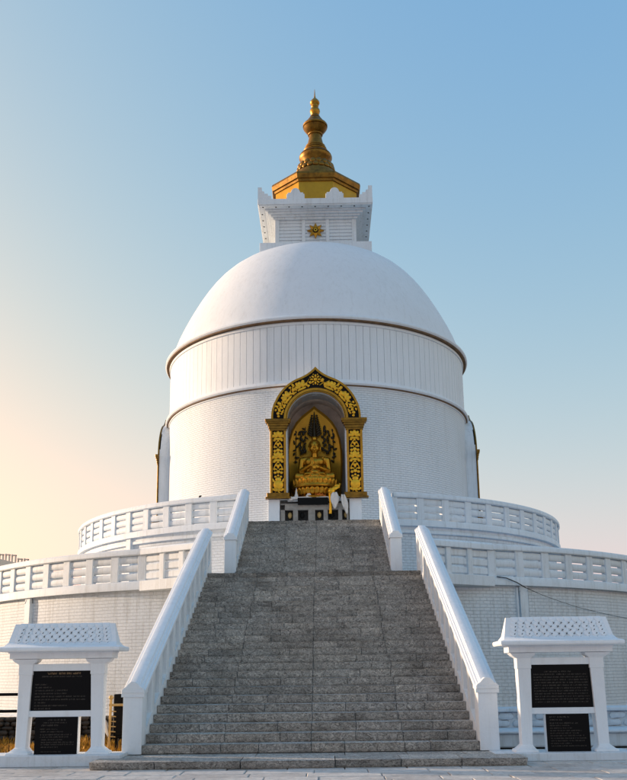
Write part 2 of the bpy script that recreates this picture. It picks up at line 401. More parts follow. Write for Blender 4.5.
# ------------------------------------------------------------------ stair railings
def stair_rail(side, label, x_in, th, y0, z0n, slope, y1, nposts, newel_y, newel_top, foot_z, zc, endpost=None, grp=None, lite=False):
    """x_in inner face, th thickness; coping top line z = zc(y)"""
    t = thing('stair_railing', label, 'railing', (side*(x_in+th/2), newel_y, foot_z))
    s = side
    def X(a): return s*a
    # core wall under the coping
    n0 = lambda y: z0n+slope*(y-y0)      # nosing line
    cw = MB()
    poly = [(newel_y+.1, foot_z), (newel_y+.1, zc(newel_y+.1)-.16), (y1, zc(y1)-.16), (y1, n0(y1)-.9 if n0(y1)-.9 > foot_z else foot_z), (y1, foot_z)]
    seen = []; [seen.append(q) for q in poly if q not in seen]
    a, b_ = sorted((X(x_in+.20), X(x_in+th-.02)))
    cw.prism(seen, a, b_, 'x'); obj('wall', cw, 'white_paint', t)
    # lower stringer and upper strip on the inner side
    for nm, lo, hi in (('stringer', -.75, .13), ('top_strip', None, None)):
        m_ = MB()
        ya = newel_y+.32
        if lo is not None: pl = [(ya, max(foot_z, n0(ya)+lo)), (y1, n0(y1)+lo), (y1, n0(y1)+hi), (ya, n0(ya)+hi)]
        else: pl = [(ya, zc(ya)-.25), (y1, zc(y1)-.25), (y1, zc(y1)-.161), (ya, zc(ya)-.161)]
        a, b_ = sorted((X(x_in), X(x_in+.205))); m_.prism(pl, a, b_, 'x'); obj(nm, m_, 'white_paint', t)
    L = y1-(newel_y+.32); pitch = L/nposts; pw = .30*pitch/.85
    for k in range(nposts+1):
        c = newel_y+.32+k*pitch; ya, yb = max(c-pw/2, newel_y+.30), min(c+pw/2, y1-.002)
        m_ = MB(); a, b_ = sorted((X(x_in+.004), X(x_in+.202)))
        m_.prism([(ya, n0(ya)+.12), (yb, n0(yb)+.12), (yb, zc(yb)-.245), (ya, zc(ya)-.245)], a, b_, 'x')
        obj('post', m_.mesh('post', bev=.008), 'white_paint', t)
    # coping : moulded profile with a rounded ridge
    hw = th/2+.035
    rr = hw-.105
    half_ = [(hw, -.16), (hw, -.095), (hw-.012, -.085), (hw-.045, -.08), (hw-.05, -.045), (hw-.085, -.04), (hw-.09, -.02)]
    hump = [(rr, -.018), (rr-.004, .012), (rr*.86, .024), (rr*.5, .032), (0, .035), (-rr*.5, .032), (-rr*.86, .024), (-rr+.004, .012), (-rr, -.018)]
    prof = [(-hw, -.16)]+half_+hump+[(-x_, z_) for x_, z_ in reversed(half_[1:])]
    cp = MB(); xc = s*(x_in+th/2)
    ys = newel_y-.02
    cp.sweep(prof, (xc, ys, zc(ys)), (xc, y1+.02, zc(y1+.02)))
    obj('coping', cp.mesh('coping', smooth=18), 'white_smooth', t)
    # newel post with a flared cap
    nw = MB(); nw.box(xc-th/2, xc+th/2, newel_y, newel_y+.34, foot_z, newel_top-.02)
    nw = obj('newel_post', nw.mesh('newel_post', bev=.012, seg=2), 'white_smooth', t)
    cpn = MB(); q = th/2+.03
    cpn.box(xc-q, xc+q, newel_y-.035, newel_y+.36, newel_top-.02, newel_top+.045)
    pr = [(-q+.01, .045), (q-.01, .045), (q-.03, .075), (rr+.02, .10), (rr*.8, .15), (rr*.35, .19), (-rr*.35, .19), (-rr*.8, .15), (-rr-.02, .10), (-q+.03, .075)]
    cpn.prism([(xc+a, newel_top+b_) for a, b_ in pr], newel_y-.03, newel_y+.3, 'y')
    obj('cap', cpn.mesh('cap', bev=.006), 'white_smooth', t)
    # closing post at the upper end
    ep = MB(); ep.box(xc-th/2+.002, xc+th/2-.002, y1-.05, y1+.18, foot_z if foot_z > 1 else ZL-.6, zc(y1)-.10)
    ep.prism([(xc-hw, zc(y1)-.10), (xc+hw, zc(y1)-.10), (xc+hw-.05, zc(y1)-.035), (xc+rr*.7, zc(y1)+.01), (xc-rr*.7, zc(y1)+.01), (xc-hw+.05, zc(y1)-.035)], y1-.02, y1+.2, 'y')
    obj('end_post', ep.mesh('end_post', bev=.01), 'white_paint', t)
    return t
S1 = RISE/T1; S2 = RISE/T2
zc1 = lambda y: RISE+1.08+S1*(y-D0)
zc2 = lambda y: ZL+RISE+1.16+S2*(y-YU)
for s, lb in ((-1, 'white railing sloping up the left side of the wide lower stairs'), (1, 'white railing sloping up the right side of the wide lower stairs')):
    stair_rail(s, lb, 3.2, .37, D0, RISE, S1, 28.25, 12, 17.93, 1.15, 0.0, zc1)
for s, lb in ((-1, 'short white railing left of the upper stairs below the golden niche'), (1, 'short white railing right of the upper stairs below the golden niche')):
    stair_rail(s, lb, 2.44-.03*s*0+(-.03 if s > 0 else .03), .36, YU, ZL+RISE, S2, 33.45, 6, 28.62, ZL+1.20, ZL, zc2)

# ------------------------------------------------------------------ terraces
def arc_wall(name, prof, a0, a1, n, m, parent, uvR):
    b = MB(); b.lathe(prof, n, a0, a1, (AX, YC), uvR=uvR); return obj(name, b, m, parent)
t1 = thing('terrace_wall', 'long curved white brick wall carrying the lower terrace', 'wall', (AX, YC, ZG))
arc_wall('wall', [(RT1-.06, ZG-.1), (RT1-.06, 4.2)], 0, 360, 240, 'white_brick_rough', t1, RT1)
arc_wall('plinth', [(RT1+.12, ZG-.1), (RT1+.12, .12), (RT1+.05, .16), (RT1-.07, .18)], 0, 360, 240, 'white_worn', t1, RT1)
fl = MB(); fl.lathe([(RT2-.5, ZL), (RT1+.02, ZL), (RT1+.02, ZL-.27), (RT1-.1, ZL-.27)], 180, 0, 360, (AX, YC)); obj('floor_slab', fl, 'white_worn', t1)
for an in (-40.3, 25.3):
    b = MB(); b.box(-.155, .155, -RT1-.07, -RT1+.1, ZG, 3.98); b.prism([(-.155, 3.98), (.155, 3.98), (.155, 4.14), (.06, 4.33), (-.06, 4.33), (-.155, 4.14)], -RT1-.07, -RT1+.02, 'y')
    b.box(-.255, -.185, -RT1-.02, -RT1+.1, ZG, 4.12)
    obj('pilaster', b.mesh('pilaster', bev=.012), 'white_paint', t1, (AX, YC, 0), R_(an))
t2 = thing('terrace_wall', 'curved white brick wall of the upper terrace below the dome', 'wall', (AX, YC, ZL))
arc_wall('wall', [(RT2-.08, ZL), (RT2-.08, 6.55)], 0, 360, 200, 'white_brick_rough', t2, RT2)
b = MB(); b.lathe([(RT2-.1, 6.48), (RT2+.03, 6.5), (RT2+.03, 6.6), (RT2-.02, 6.64), (RT2-.02, 6.75)], 200, 0, 360, (AX, YC)); obj('moulding', b, 'white_paint', t2)
fl = MB(); fl.lathe([(RW-.2, ZT-.004), (RT2-.55, ZT-.004)], 180, 0, 360, (AX, YC)); fl.lathe([(RT2-.55, ZT-.004), (RT2+.02, ZT-.004), (RT2+.02, ZT-.2), (RT2-.1, ZT-.2)], 180, 13, 347, (AX, YC)); obj('floor_slab', fl, 'white_worn', t2)
b = MB(); b.box(-.14, .14, -RT2-.07, -RT2+.1, ZL, 6.75); b.prism([(-.14, 6.75), (.14, 6.75), (.1, 6.86), (-.1, 6.86)], -RT2-.07, -RT2+.02, 'y')
obj('pilaster', b.mesh('pilaster', bev=.012), 'white_paint', t2, (AX, YC, 0), R_(-41.5))

def railing(side, label, R, zb, z_lo, z_hi, z_top, a_start, pitch_deg, nb, post_w, grp=None, straight=None):
    t = thing('terrace_railing', label, 'railing', (AX, YC, zb))
    def arc(name, prof, a0, a1, n, m):
        b = MB(); b.lathe(prof, n, a0, a1, (AX, YC), closed=True); return obj(name, b.mesh(name, smooth=40), m, t)
    a_end = a_start+nb*pitch_deg
    aa = sorted((side*a_start, side*a_end))
    arc('base_rail', [(R-.14, zb), (R+.14, zb), (R+.14, z_lo-.05), (R+.11, z_lo-.01), (R-.13, z_lo-.01)], *aa, nb*4, 'white_paint')
    arc('top_rail', [(R-.15, z_hi), (R+.13, z_hi), (R+.16, z_hi+.03), (R+.16, z_top-.07), (R+.12, z_top-.01), (R+.02, z_top), (R-.15, z_top-.01)], *aa, nb*4, 'white_paint')
    pm = MB(); pm.box(-post_w/2, post_w/2, -R-.105, -R+.105, z_lo-.012, z_hi+.002); pm = pm.mesh('post', bev=.012)
    hh = z_hi-z_lo; gap = .055; sh = (hh-3*gap)/3
    half = pitch_deg/2-math.degrees(post_w/2/R)+.04
    sm = []
    for k in range(3):
        z0 = z_lo+.03+k*(sh+gap)
        b = MB(); b.lathe([(R-.06, z0), (R+.035, z0), (R+.06, z0+.035), (R+.065, z0+sh*.5), (R+.06, z0+sh-.035), (R+.035, z0+sh), (R-.06, z0+sh)], 3, -half, half, (0, 0), closed=True)
        sm.append(b.mesh('slat', smooth=40))
    for k in range(nb+1):
        obj('post', pm, 'white_paint', t, (AX, YC, 0), R_(side*(a_start+k*pitch_deg)))
        if k < nb:
            for q in sm: obj('slat', q, 'white_paint', t, (AX, YC, random.uniform(-.006, .006)), R_(side*(a_start+(k+.5)*pitch_deg)))
    if straight:        # straight bays out to the landing
        P0 = Vector((AX+side*R*math.sin(R_(a_start)), YC-R*math.cos(R_(a_start)), 0)); P1 = Vector((side*straight[0], straight[1], 0))
        d = (P1-P0); Ln = d.length; u = d.normalized(); nrm = Vector((u.y, -u.x, 0))
        if nrm.y > 0: nrm = -nrm
        M = Matrix((u, -nrm, Vector((0, 0, 1)))).transposed().to_4x4(); M.translation = P0
        def loc(b, name, m, bev=.01):
            me = b.mesh(name, bev=bev); me.transform(M)
            bm = bmesh.new(); bm.from_mesh(me); bmesh.ops.recalc_face_normals(bm, faces=bm.faces); bm.to_mesh(me); bm.free()
            return obj(name, me, m, t)
        b = MB(); b.prism([(-.17, zb-.05), (.9, zb-.05), (.9, zb+.12), (.14, zb+.12), (.14, z_lo-.01), (-.17, z_lo-.01)], 0, Ln, 'x'); loc(b, 'base_rail', 'white_paint')
        b = MB(); b.prism([(-.18, z_hi), (.15, z_hi), (.15, z_top+.01), (-.12, z_top+.012), (-.18, z_top-.05)], 0, Ln, 'x'); loc(b, 'top_rail', 'white_paint')
        ns = 3; pw2 = .2
        for k in range(ns):
            x = Ln*(k+.02)/ns+.06
            if k: 
                b = MB(); b.box(x-pw2/2, x+pw2/2, -.12, .105, z_lo-.012, z_hi+.002); loc(b, 'post', 'white_paint')
            xa = x+(pw2/2 if k else .1)+.002; xb = Ln*(k+1.02)/ns+.06-pw2/2-.002 if k < ns-1 else Ln-.02
            for q in range(3):
                z0 = z_lo+.03+q*(sh+gap)
                b = MB(); b.prism([(.06, z0), (-.035, z0), (-.06, z0+.03), (-.06, z0+sh-.03), (-.035, z0+sh), (.06, z0+sh)], xa, xb, 'x'); loc(b, 'slat', 'white_paint', 0)
    return t
railing(-1, 'slatted white balustrade of the lower terrace curving off to the left', RT1, 4.16, 4.45, 5.28, 5.50, 21.0, 3.88, 15, .31, straight=(3.5, 28.25))
railing(1, 'slatted white balustrade of the lower terrace curving off to the right', RT1, 4.16, 4.45, 5.28, 5.50, 21.0, 3.88, 15, .31, straight=(3.5, 28.25))
railing(-1, 'slatted white balustrade of the upper terrace, left of the short stairs', RT2, 6.75, 7.0, 7.81, 8.01, 14.6, 5.4, 17, .30)
railing(1, 'slatted white balustrade of the upper terrace, right of the short stairs', RT2, 6.75, 7.0, 7.81, 8.01, 14.6, 5.4, 17, .30)

# ------------------------------------------------------------------ pagoda
pg = thing('pagoda', 'huge white round Buddhist pagoda with dome, square turret and golden spire', 'pagoda', (AX, YC, ZT))
HOLE = 9.25
b = MB(); ZC2, ZC1 = 13.30, 16.36
for k in range(1):
    b.lathe([(RW, ZT), (RW, 12.95), (RW, ZC2+.02)], 170, HOLE, 90-HOLE/2, (AX, YC), uvR=RW)
b = MB(); b.lathe([(RW, ZT), (RW, 12.95), (RW, ZC2+.02)], 176, HOLE, 360-HOLE, (AX, YC), uvR=RW)
b.lathe([(RW, 12.95), (RW, ZC2+.02)], 8, -HOLE, HOLE, (AX, YC), uvR=RW)
obj('drum_wall', b, 'white_brick', pg)
b = MB(); b.lathe([(RW-.02, ZC2), (RW+.05, ZC2+.01), (RW+.06, ZC2+.07), (RW+.02, ZC2+.09), (RW+.17, ZC2+.11), (RW+.21, ZC2+.17), (RW+.18, ZC2+.25), (RW+.05, ZC2+.29), (RW+.04, ZC2+.36), (RW-.05, ZC2+.40)], 200, 0, 360, (AX, YC)); obj('lower_cornice', b, 'white_smooth', pg)
b = MB(); b.lathe([(RW-.035, ZC2+.2), (RW-.035, ZC1+.1)], 200, 0, 360, (AX, YC)); obj('band_wall', b, 'white_smooth', pg)
NP = 142; hp = 180/NP*.945; b = MB(); zz0, zz1 = ZC2+.365, ZC1-.20
b.lathe([(RW-.03, zz0), (RW+.005, zz0), (RW+.012, zz0+.01), (RW+.012, zz1-.01), (RW+.005, zz1), (RW-.03, zz1)], 2, -hp, hp, (0, 0), closed=True)
pm = b.mesh('plank', smooth=20)
for k in range(NP):
    obj('plank', pm, 'white_smooth', pg, (AX, YC, 0), 2*math.pi*k/NP)
b = MB(); b.lathe([(RW-.03, ZC1-.21), (RW+.06, ZC1-.20), (RW+.07, ZC1-.1), (RW+.03, ZC1-.07), (RW+.03, ZC1-.03), (RW+.22, ZC1), (RW+.27, ZC1+.06), (RW+.26, ZC1+.13), (RW+.18, ZC1+.19), (RW+.02, ZC1+.21), (RW+.0, ZC1+.27), (RW-.08, ZC1+.30)], 200, 0, 360, (AX, YC)); obj('upper_cornice', b, 'white_smooth', pg)
prof = [(7.36, 16.5), (7.236, 16.97), (7.04, 17.52), (6.81, 18.05), (6.566, 18.55), (6.31, 19.04), (6.045, 19.51), (5.76, 19.967), (5.453, 20.406), (5.112, 20.819), (4.733, 21.195), (4.312, 21.523), (3.851, 21.79), (3.356, 21.984), (2.839, 22.11), (2.3, 22.18), (.1, 22.25)]
b = MB(); b.lathe(prof, 160, 0, 360, (AX, YC)); obj('dome', b, 'white_smooth', pg)
ZB = 22.28
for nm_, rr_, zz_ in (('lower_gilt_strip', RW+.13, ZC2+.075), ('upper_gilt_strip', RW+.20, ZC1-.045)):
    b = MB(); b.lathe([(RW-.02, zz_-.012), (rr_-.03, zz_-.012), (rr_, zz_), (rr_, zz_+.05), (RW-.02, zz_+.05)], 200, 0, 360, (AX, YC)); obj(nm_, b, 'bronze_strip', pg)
# turret
TX = AX+.07
tw = MB()
for h0, z0, z1 in ((2.78, ZB-.5, ZB+.04), (2.6, ZB+.04, ZB+.10), (2.3, ZB+.10, ZB+.16)): tw.box(TX-h0, TX+h0, YC-h0, YC+h0, z0, z1)
tur = obj('turret', tw.mesh('turret', bev=.01), 'white_paint', pg)
b = MB(); b.box(TX-1.98, TX+1.98, YC-1.98, YC+1.98, ZB+.15, 24.0); obj('wall', b, 'white_paint', tur)
zt0, zt1 = ZB+.16, 23.93
for rot in range(4):
    for x0, x1 in ((-2.06, -1.84), (-.70, -.52), (.52, .70), (1.84, 2.06)):
        b = MB(); x0_, x1_ = x0, x1
        if abs(x0) > 2: x0_ += .001
        b.box(x0_, x1_-(.002 if x1 > 2 else 0), -2.05, -1.95, zt0, zt1); obj('pilaster', b.mesh('pilaster', bev=.006), 'white_paint', tur, (TX, YC, 0), rot*math.pi/2)
    if rot == 2: continue
    for x0, x1 in ((-1.838, -.702), (-.518, .518), (.702, 1.838)):
        ns = 8; ph = (zt1-zt0)/ns
        for k in range(ns):
            b = MB(); z0 = zt0+k*ph
            b.prism([(-1.97, z0+.012), (-2.035, z0+.012), (-1.995, z0+ph-.02), (-1.97, z0+ph-.02)], x0, x1, 'x'); obj('slat', b, 'white_paint', tur, (TX, YC, 0), rot*math.pi/2)
b = MB()
for h0, z0, z1 in ((2.14, 23.93, 24.03), (2.26, 24.03, 24.12), (2.40, 24.12, 24.22), (2.52, 24.22, 24.30)): b.box(TX-h0, TX+h0, YC-h0, YC+h0, z0, z1)
obj('stepped_cornice', b.mesh('stepped_cornice', bev=.008), 'white_paint', tur)
b = MB(); b.box(TX-2.84, TX+2.84, YC-2.84, YC+2.84, 24.30, 24.36); b.box(TX-2.88, TX+2.88, YC-2.88, YC+2.88, 24.36, 24.66); obj('roof_slab', b.mesh('roof_slab', bev=.012), 'white_paint', tur)
hm = MB(); hm.lathe([(.0, 24.27), (.042, 24.27), (.042, 24.31)], 10, 0, 360); hm = hm.mesh('drain_hole_shade')  # solid disc, the shade of a hole is only its dark colour
for rot in range(4):
    for k in range(9):
        x = -2.62+k*.655-(.0)
        if k == 8 : continue
        o = obj('drain_hole_shade', hm, 'void_shade', tur, (0, 0, 0)); a = rot*math.pi/2
        o.location = (TX+x*math.cos(a)+2.70*math.sin(a), YC+x*math.sin(a)-2.70*math.cos(a), .015)
# merlons
def merlon_poly(hw, h):
    p = [(-hw, 0), (hw, 0), (hw, h*.45), (hw*.86, h*.45), (hw*.86, h*.58), (hw*.55, h*.58)]
    for k in range(9):
        a = R_(10)+R_(160)*k/8; p.append((hw*.50*math.cos(a), h*.60+h*.40*math.sin(a)))
    p += [(-hw*.55, h*.58), (-hw*.86, h*.58), (-hw*.86, h*.45), (-hw, h*.45)]
    return p
mm = MB(); mm.prism(merlon_poly(.45, .60), -.10, .10, 'y'); mm = mm.mesh('merlon', bev=.012)
cm = MB(); cm.prism([(-.0, 0), (.66, 0), (.66, .18), (.5, .18), (.5, .30), (.32, .30), (.32, .42), (.16, .46), (.0, .66)], 0, .2, 'y'); cm.prism([(0.001, 0), (.66, 0), (.66, .18), (.5, .18), (.5, .30), (.32, .30), (.32, .42), (.16, .46), (0.001, .655)], .001, .2, 'x'); cm = cm.mesh('corner_merlon')
for rot in range(4):
    a = rot*math.pi/2
    for x in (-.98, .98):
        o = obj('merlon', mm, 'white_paint', tur); o.location = (TX+x*math.cos(a)+2.76*math.sin(a), YC+x*math.sin(a)-2.76*math.cos(a), 24.655); o.rotation_euler = (0, 0, a)
        d = MB()
    o = obj('corner_merlon', cm, 'white_paint', tur); o.location = (TX-2.87*math.cos(a)+2.87*math.sin(a), YC-2.87*math.sin(a)-2.87*math.cos(a), 24.655); o.rotation_euler = (0, 0, a)
# eight-pointed sun emblem
st = MB(); pp = []
for k in range(16):
    a = math.pi*k/8+math.pi/2; r = .43 if k % 2 == 0 else .23; pp.append((r*math.cos(a), r*math.sin(a)))
st.add([(TX+u, YC-2.12, 23.29+v) for u, v in pp]+[(TX+u, YC-2.03, 23.29+v) for u, v in pp]+[(TX, YC-2.17, 23.29)], [(i, (i+1) % 16, 32) for i in range(16)]+[(i, 16+i, 16+(i+1) % 16, (i+1) % 16) for i in range(16)])
em = obj('star_emblem', st.mesh('star_emblem', smooth=None), 'gold', tur)
b = MB(); b.ball((TX, YC-2.14, 23.29), (.15, .05, .15), 16, 10); obj('boss', b, 'black_lacquer', tur)
b = MB(); b.lathe([(.05, 0), (.09, -.02), (.09, .02), (.05, .02)], 16); me = b.mesh('inner_ring'); me.transform(Matrix.Translation((TX, YC-2.185, 23.29)) @ Matrix.Rotation(math.pi/2, 4, 'X')); obj('inner_ring', me, 'gold_bright', tur)
# octagonal golden roof base
def octa(ap, z): 
    r = ap/math.cos(math.pi/8); return [(TX+.05+r*math.sin(R_(22.5+45*k)), YC-r*math.cos(R_(22.5+45*k)), z) for k in range(8)]
def octs(levels):
    b = MB(); vs_ = []
    for ap, z in levels: vs_ += octa(ap, z)
    fs = [(i*8+k, i*8+(k+1) % 8, (i+1)*8+(k+1) % 8, (i+1)*8+k) for i in range(len(levels)-1) for k in range(8)]
    fs.append(tuple((len(levels)-1)*8+k for k in range(8)))
    return b.add(vs_, fs)
SPX = TX+.05
oc = obj('octagon_base', octs([(2.12, 24.6), (2.12, 26.12)]).mesh('octagon_base', smooth=None), 'gold_panel', pg)
obj('eave', octs([(2.10, 26.02), (2.18, 26.04), (2.20, 26.16), (2.28, 26.18), (2.33, 26.40), (2.30, 26.52), (1.5, 26.95), (1.1, 27.25)]).mesh('eave', smooth=None), 'gold_old', oc)
sp = MB(); sp.lathe([(1.3, 26.9), (1.18, 27.35), (1.12, 27.55), (1.02, 27.6), (1.0, 27.72), (.92, 27.78)], 48, 0, 360, (SPX, YC)); spire = obj('spire', sp, 'gold_old', pg)
pet = MB(); pet.ball((0, 0, 0), (.17, .07, .17), 8, 6); pet = pet.mesh('petal')
for ring, (rr_, z, n) in enumerate(((1.0, 27.78, 20), (.95, 28.0, 18))):
    for k in range(n):
        a = 2*math.pi*(k+.5*ring)/n; o = obj('petal', pet, 'gold_old', spire); o.location = (SPX+rr_*math.sin(a), YC-rr_*math.cos(a), z); o.rotation_euler = (R_(-18), 0, a)
def ring(name, prof, m='gold_old', n=48):
    b = MB(); b.lathe(prof, n, 0, 360, (SPX, YC)); return obj(name, b.mesh(name, smooth=30), m, spire)
ring('bell', [(.78, 27.9), (.86, 28.06), (.80, 28.14), (.70, 28.2), (.74, 28.32), (.84, 28.46), (.89, 28.58), (.89, 28.66), (.82, 28.70), (.86, 28.74), (.82, 28.80), (.70, 28.84)])
ring('spire_ring', [(.62, 28.75), (.73, 28.8), (.74, 28.86), (.68, 28.92), (.6, 28.94)])
ring('spire_ring', [(.56, 28.9), (.66, 28.96), (.67, 29.02), (.61, 29.07), (.53, 29.1)])
ring('spire_ring', [(.5, 29.06), (.60, 29.12), (.60, 29.18), (.54, 29.23), (.47, 29.25)])
ring('spire_ring', [(.45, 29.2), (.54, 29.26), (.54, 29.32), (.48, 29.36), (.42, 29.38)])
ring('neck', [(.46, 29.34), (.42, 29.5), (.36, 29.78), (.34, 29.95), (.40, 30.0), (.41, 30.05), (.34, 30.08)], 'gold_old')
ring('pot', [(.30, 30.06), (.42, 30.15), (.50, 30.22), (.60, 30.36), (.65, 30.44), (.60, 30.47), (.67, 30.51), (.675, 30.60), (.62, 30.68), (.50, 30.76), (.45, 30.82)], 'gold_old')
ring('pot_lid', [(.46, 30.78), (.43, 30.90), (.36, 31.0), (.27, 31.06), (.30, 31.09), (.28, 31.14), (.22, 31.2), (.20, 31.3)])
ring('finial_ball', [(.21, 31.26), (.24, 31.34), (.28, 31.48), (.26, 31.58), (.20, 31.66), (.18, 31.72), (.2, 31.76), (.19, 31.86)], 'gold')
ring('finial_ball', [(.17, 31.84), (.23, 31.9), (.265, 32.0), (.24, 32.1), (.15, 32.22), (.06, 32.32), (.04, 32.42)], 'gold')
ring('tip', [(.04, 32.38), (.03, 32.55), (.015, 32.80), (.001, 32.9)], 'gold', 10)

# ------------------------------------------------------------------ shrine niches
PR = .50                     # how far the niche front stands out of the drum
ARCH = [(0, 14.05), (.10, 13.94), (.20, 13.85), (.34, 13.745), (.49, 13.655), (.65, 13.58), (.82, 13.51), (.97, 13.43), (1.11, 13.335), (1.26, 13.21), (1.40, 13.06), (1.52, 12.90), (1.62, 12.74), (1.70, 12.57), (1.77, 12.42), (1.82, 12.25), (1.855, 12.08), (1.87, 11.92), (1.87, 11.77)]
NA = len(ARCH)
def arch_inner(r, zc_=11.77, n=NA):   # semicircle from apex to spring
    return [(r*math.sin(math.pi/2*k/(n-1)), zc_+r*math.cos(math.pi/2*k/(n-1))) for k in range(n)]
def scaled_arch(d):           # outline moved inwards by about d
    out = []
    for i, (x, z) in enumerate(ARCH):
        a = ARCH[max(i-1, 0)]; c = ARCH[min(i+1, NA-1)]
        tx, tz = c[0]-a[0], c[1]-a[1]; L = math.hypot(tx, tz); nx, nz = tz/L, -tx/L
        if i == 0: nx, nz = 0, -1.35
        out.append((max(0, x+nx*d), z+nz*d))
    return out
def band(outer, inner, y0, y1):
    """solid arch band between two half outlines, mirrored"""
    b = MB()
    o = [(-x, z) for x, z in reversed(outer[1:])]+outer; i_ = [(-x, z) for x, z in reversed(inner[1:])]+inner
    n = len(o); vs_ = []
    for y in (y0, y1):
        vs_ += [(x, y, z) for x, z in o]+[(x, y, z) for x, z in i_]
    fs = []
    for k in range(n-1):
        fs += [(k, k+1, n+k+1, n+k), (2*n+k+1, 2*n+k, 3*n+k, 3*n+k+1), (k+1, k, 2*n+k, 2*n+k+1), (n+k, n+k+1, 3*n+k+1, 3*n+k)]
    for k in (0, n-1): fs.append((k, n+k, 3*n+k, 2*n+k))
    return b.add(vs_, fs)
# ornament meshes (gold relief), lying in the xz plane
def orn(kind_):
    b = MB(); rnd = random.Random(kind_)
    if kind_ == 'rosette':
        b.ball((0, 0, 0), (.075, .04, .075), 10, 6)
        for k in range(8):
            a = math.pi*k/4; b.ball((.15*math.cos(a), 0, .15*math.sin(a)), (.068, .03, .04), 8, 5, Matrix.Rotation(-a, 3, 'Y'))
        for k in range(8):
            a = math.pi*(k+.5)/4; b.ball((.225*math.cos(a), 0, .225*math.sin(a)), (.03, .02, .03), 6, 4)
    elif kind_ == 'lotus':
        for a, l in ((-70, .15), (-38, .18), (0, .17), (38, .18), (70, .15)):
            b.ball((.11*math.sin(R_(a)), 0, -.06+.13*math.cos(R_(a))), (.06, .035, l*.62), 8, 6, Matrix.Rotation(R_(a), 3, 'Y'))
        b.ball((0, 0, -.12), (.17, .035, .045), 10, 5)
        for s in (-1, 1): b.ball((s*.19, 0, -.02), (.04, .025, .07), 6, 5, Matrix.Rotation(R_(s*40), 3, 'Y'))
    elif kind_ == 'scroll':
        for s in (-1, 1):
            pts = [(s*(.03+.12*math.sin(t)*(1-.1*t)), -.005, -.17+.075*t+.03*math.cos(2*t)) for t in [k*.45 for k in range(10)]]
            b.tube(pts, [.022+.006*math.sin(k) for k in range(10)], 6)
            b.ball((s*.13, 0, .13), (.055, .03, .04), 7, 5); b.ball((s*.12, 0, -.12), (.05, .03, .045), 7, 5)
            b.ball((s*.06, 0, .02), (.035, .03, .055), 7, 5)
        b.ball((0, 0, .17), (.045, .03, .06), 7, 5); b.ball((0, 0, -.03), (.04, .035, .08), 7, 5)
    elif kind_ == 'vase':
        b.ball((0, 0, -.08), (.15, .045, .16), 10, 7); b.ball((0, 0, .09), (.09, .035, .07), 8, 5); b.ball((0, 0, -.25), (.14, .035, .04), 8, 5)
        for s in (-1, 1):
            b.ball((s*.15, 0, .06), (.035, .025, .09), 7, 5, Matrix.Rotation(R_(s*30), 3, 'Y')); b.ball((s*.14, 0, -.22), (.05, .025, .04), 6, 4)
            b.ball((s*.08, 0, .17), (.04, .025, .04), 6, 4)
    elif kind_ == 'leaf':
        for k in range(7):
            b.ball((rnd.uniform(-.13, .13), 0, rnd.uniform(-.14, .14)), (rnd.uniform(.04, .075), .03, rnd.uniform(.03, .055)), 7, 5, Matrix.Rotation(rnd.uniform(0, 3), 3, 'Y'))
        b.tube([(-.15, 0, -.12), (-.05, -.01, .0), (.03, -.01, .02), (.14, 0, .13)], .018, 6)
    elif kind_ == 'berry':
        for x, z, r in ((-.1, 0, .05), (.1, 0, .05), (0, .03, .06), (0, -.09, .04)): b.ball((x, 0, z), (r, .03, r), 7, 5)
    return b.mesh(kind_, smooth=60)
ORN = {k: orn(k) for k in ('rosette', 'lotus', 'scroll', 'vase', 'leaf', 'berry')}
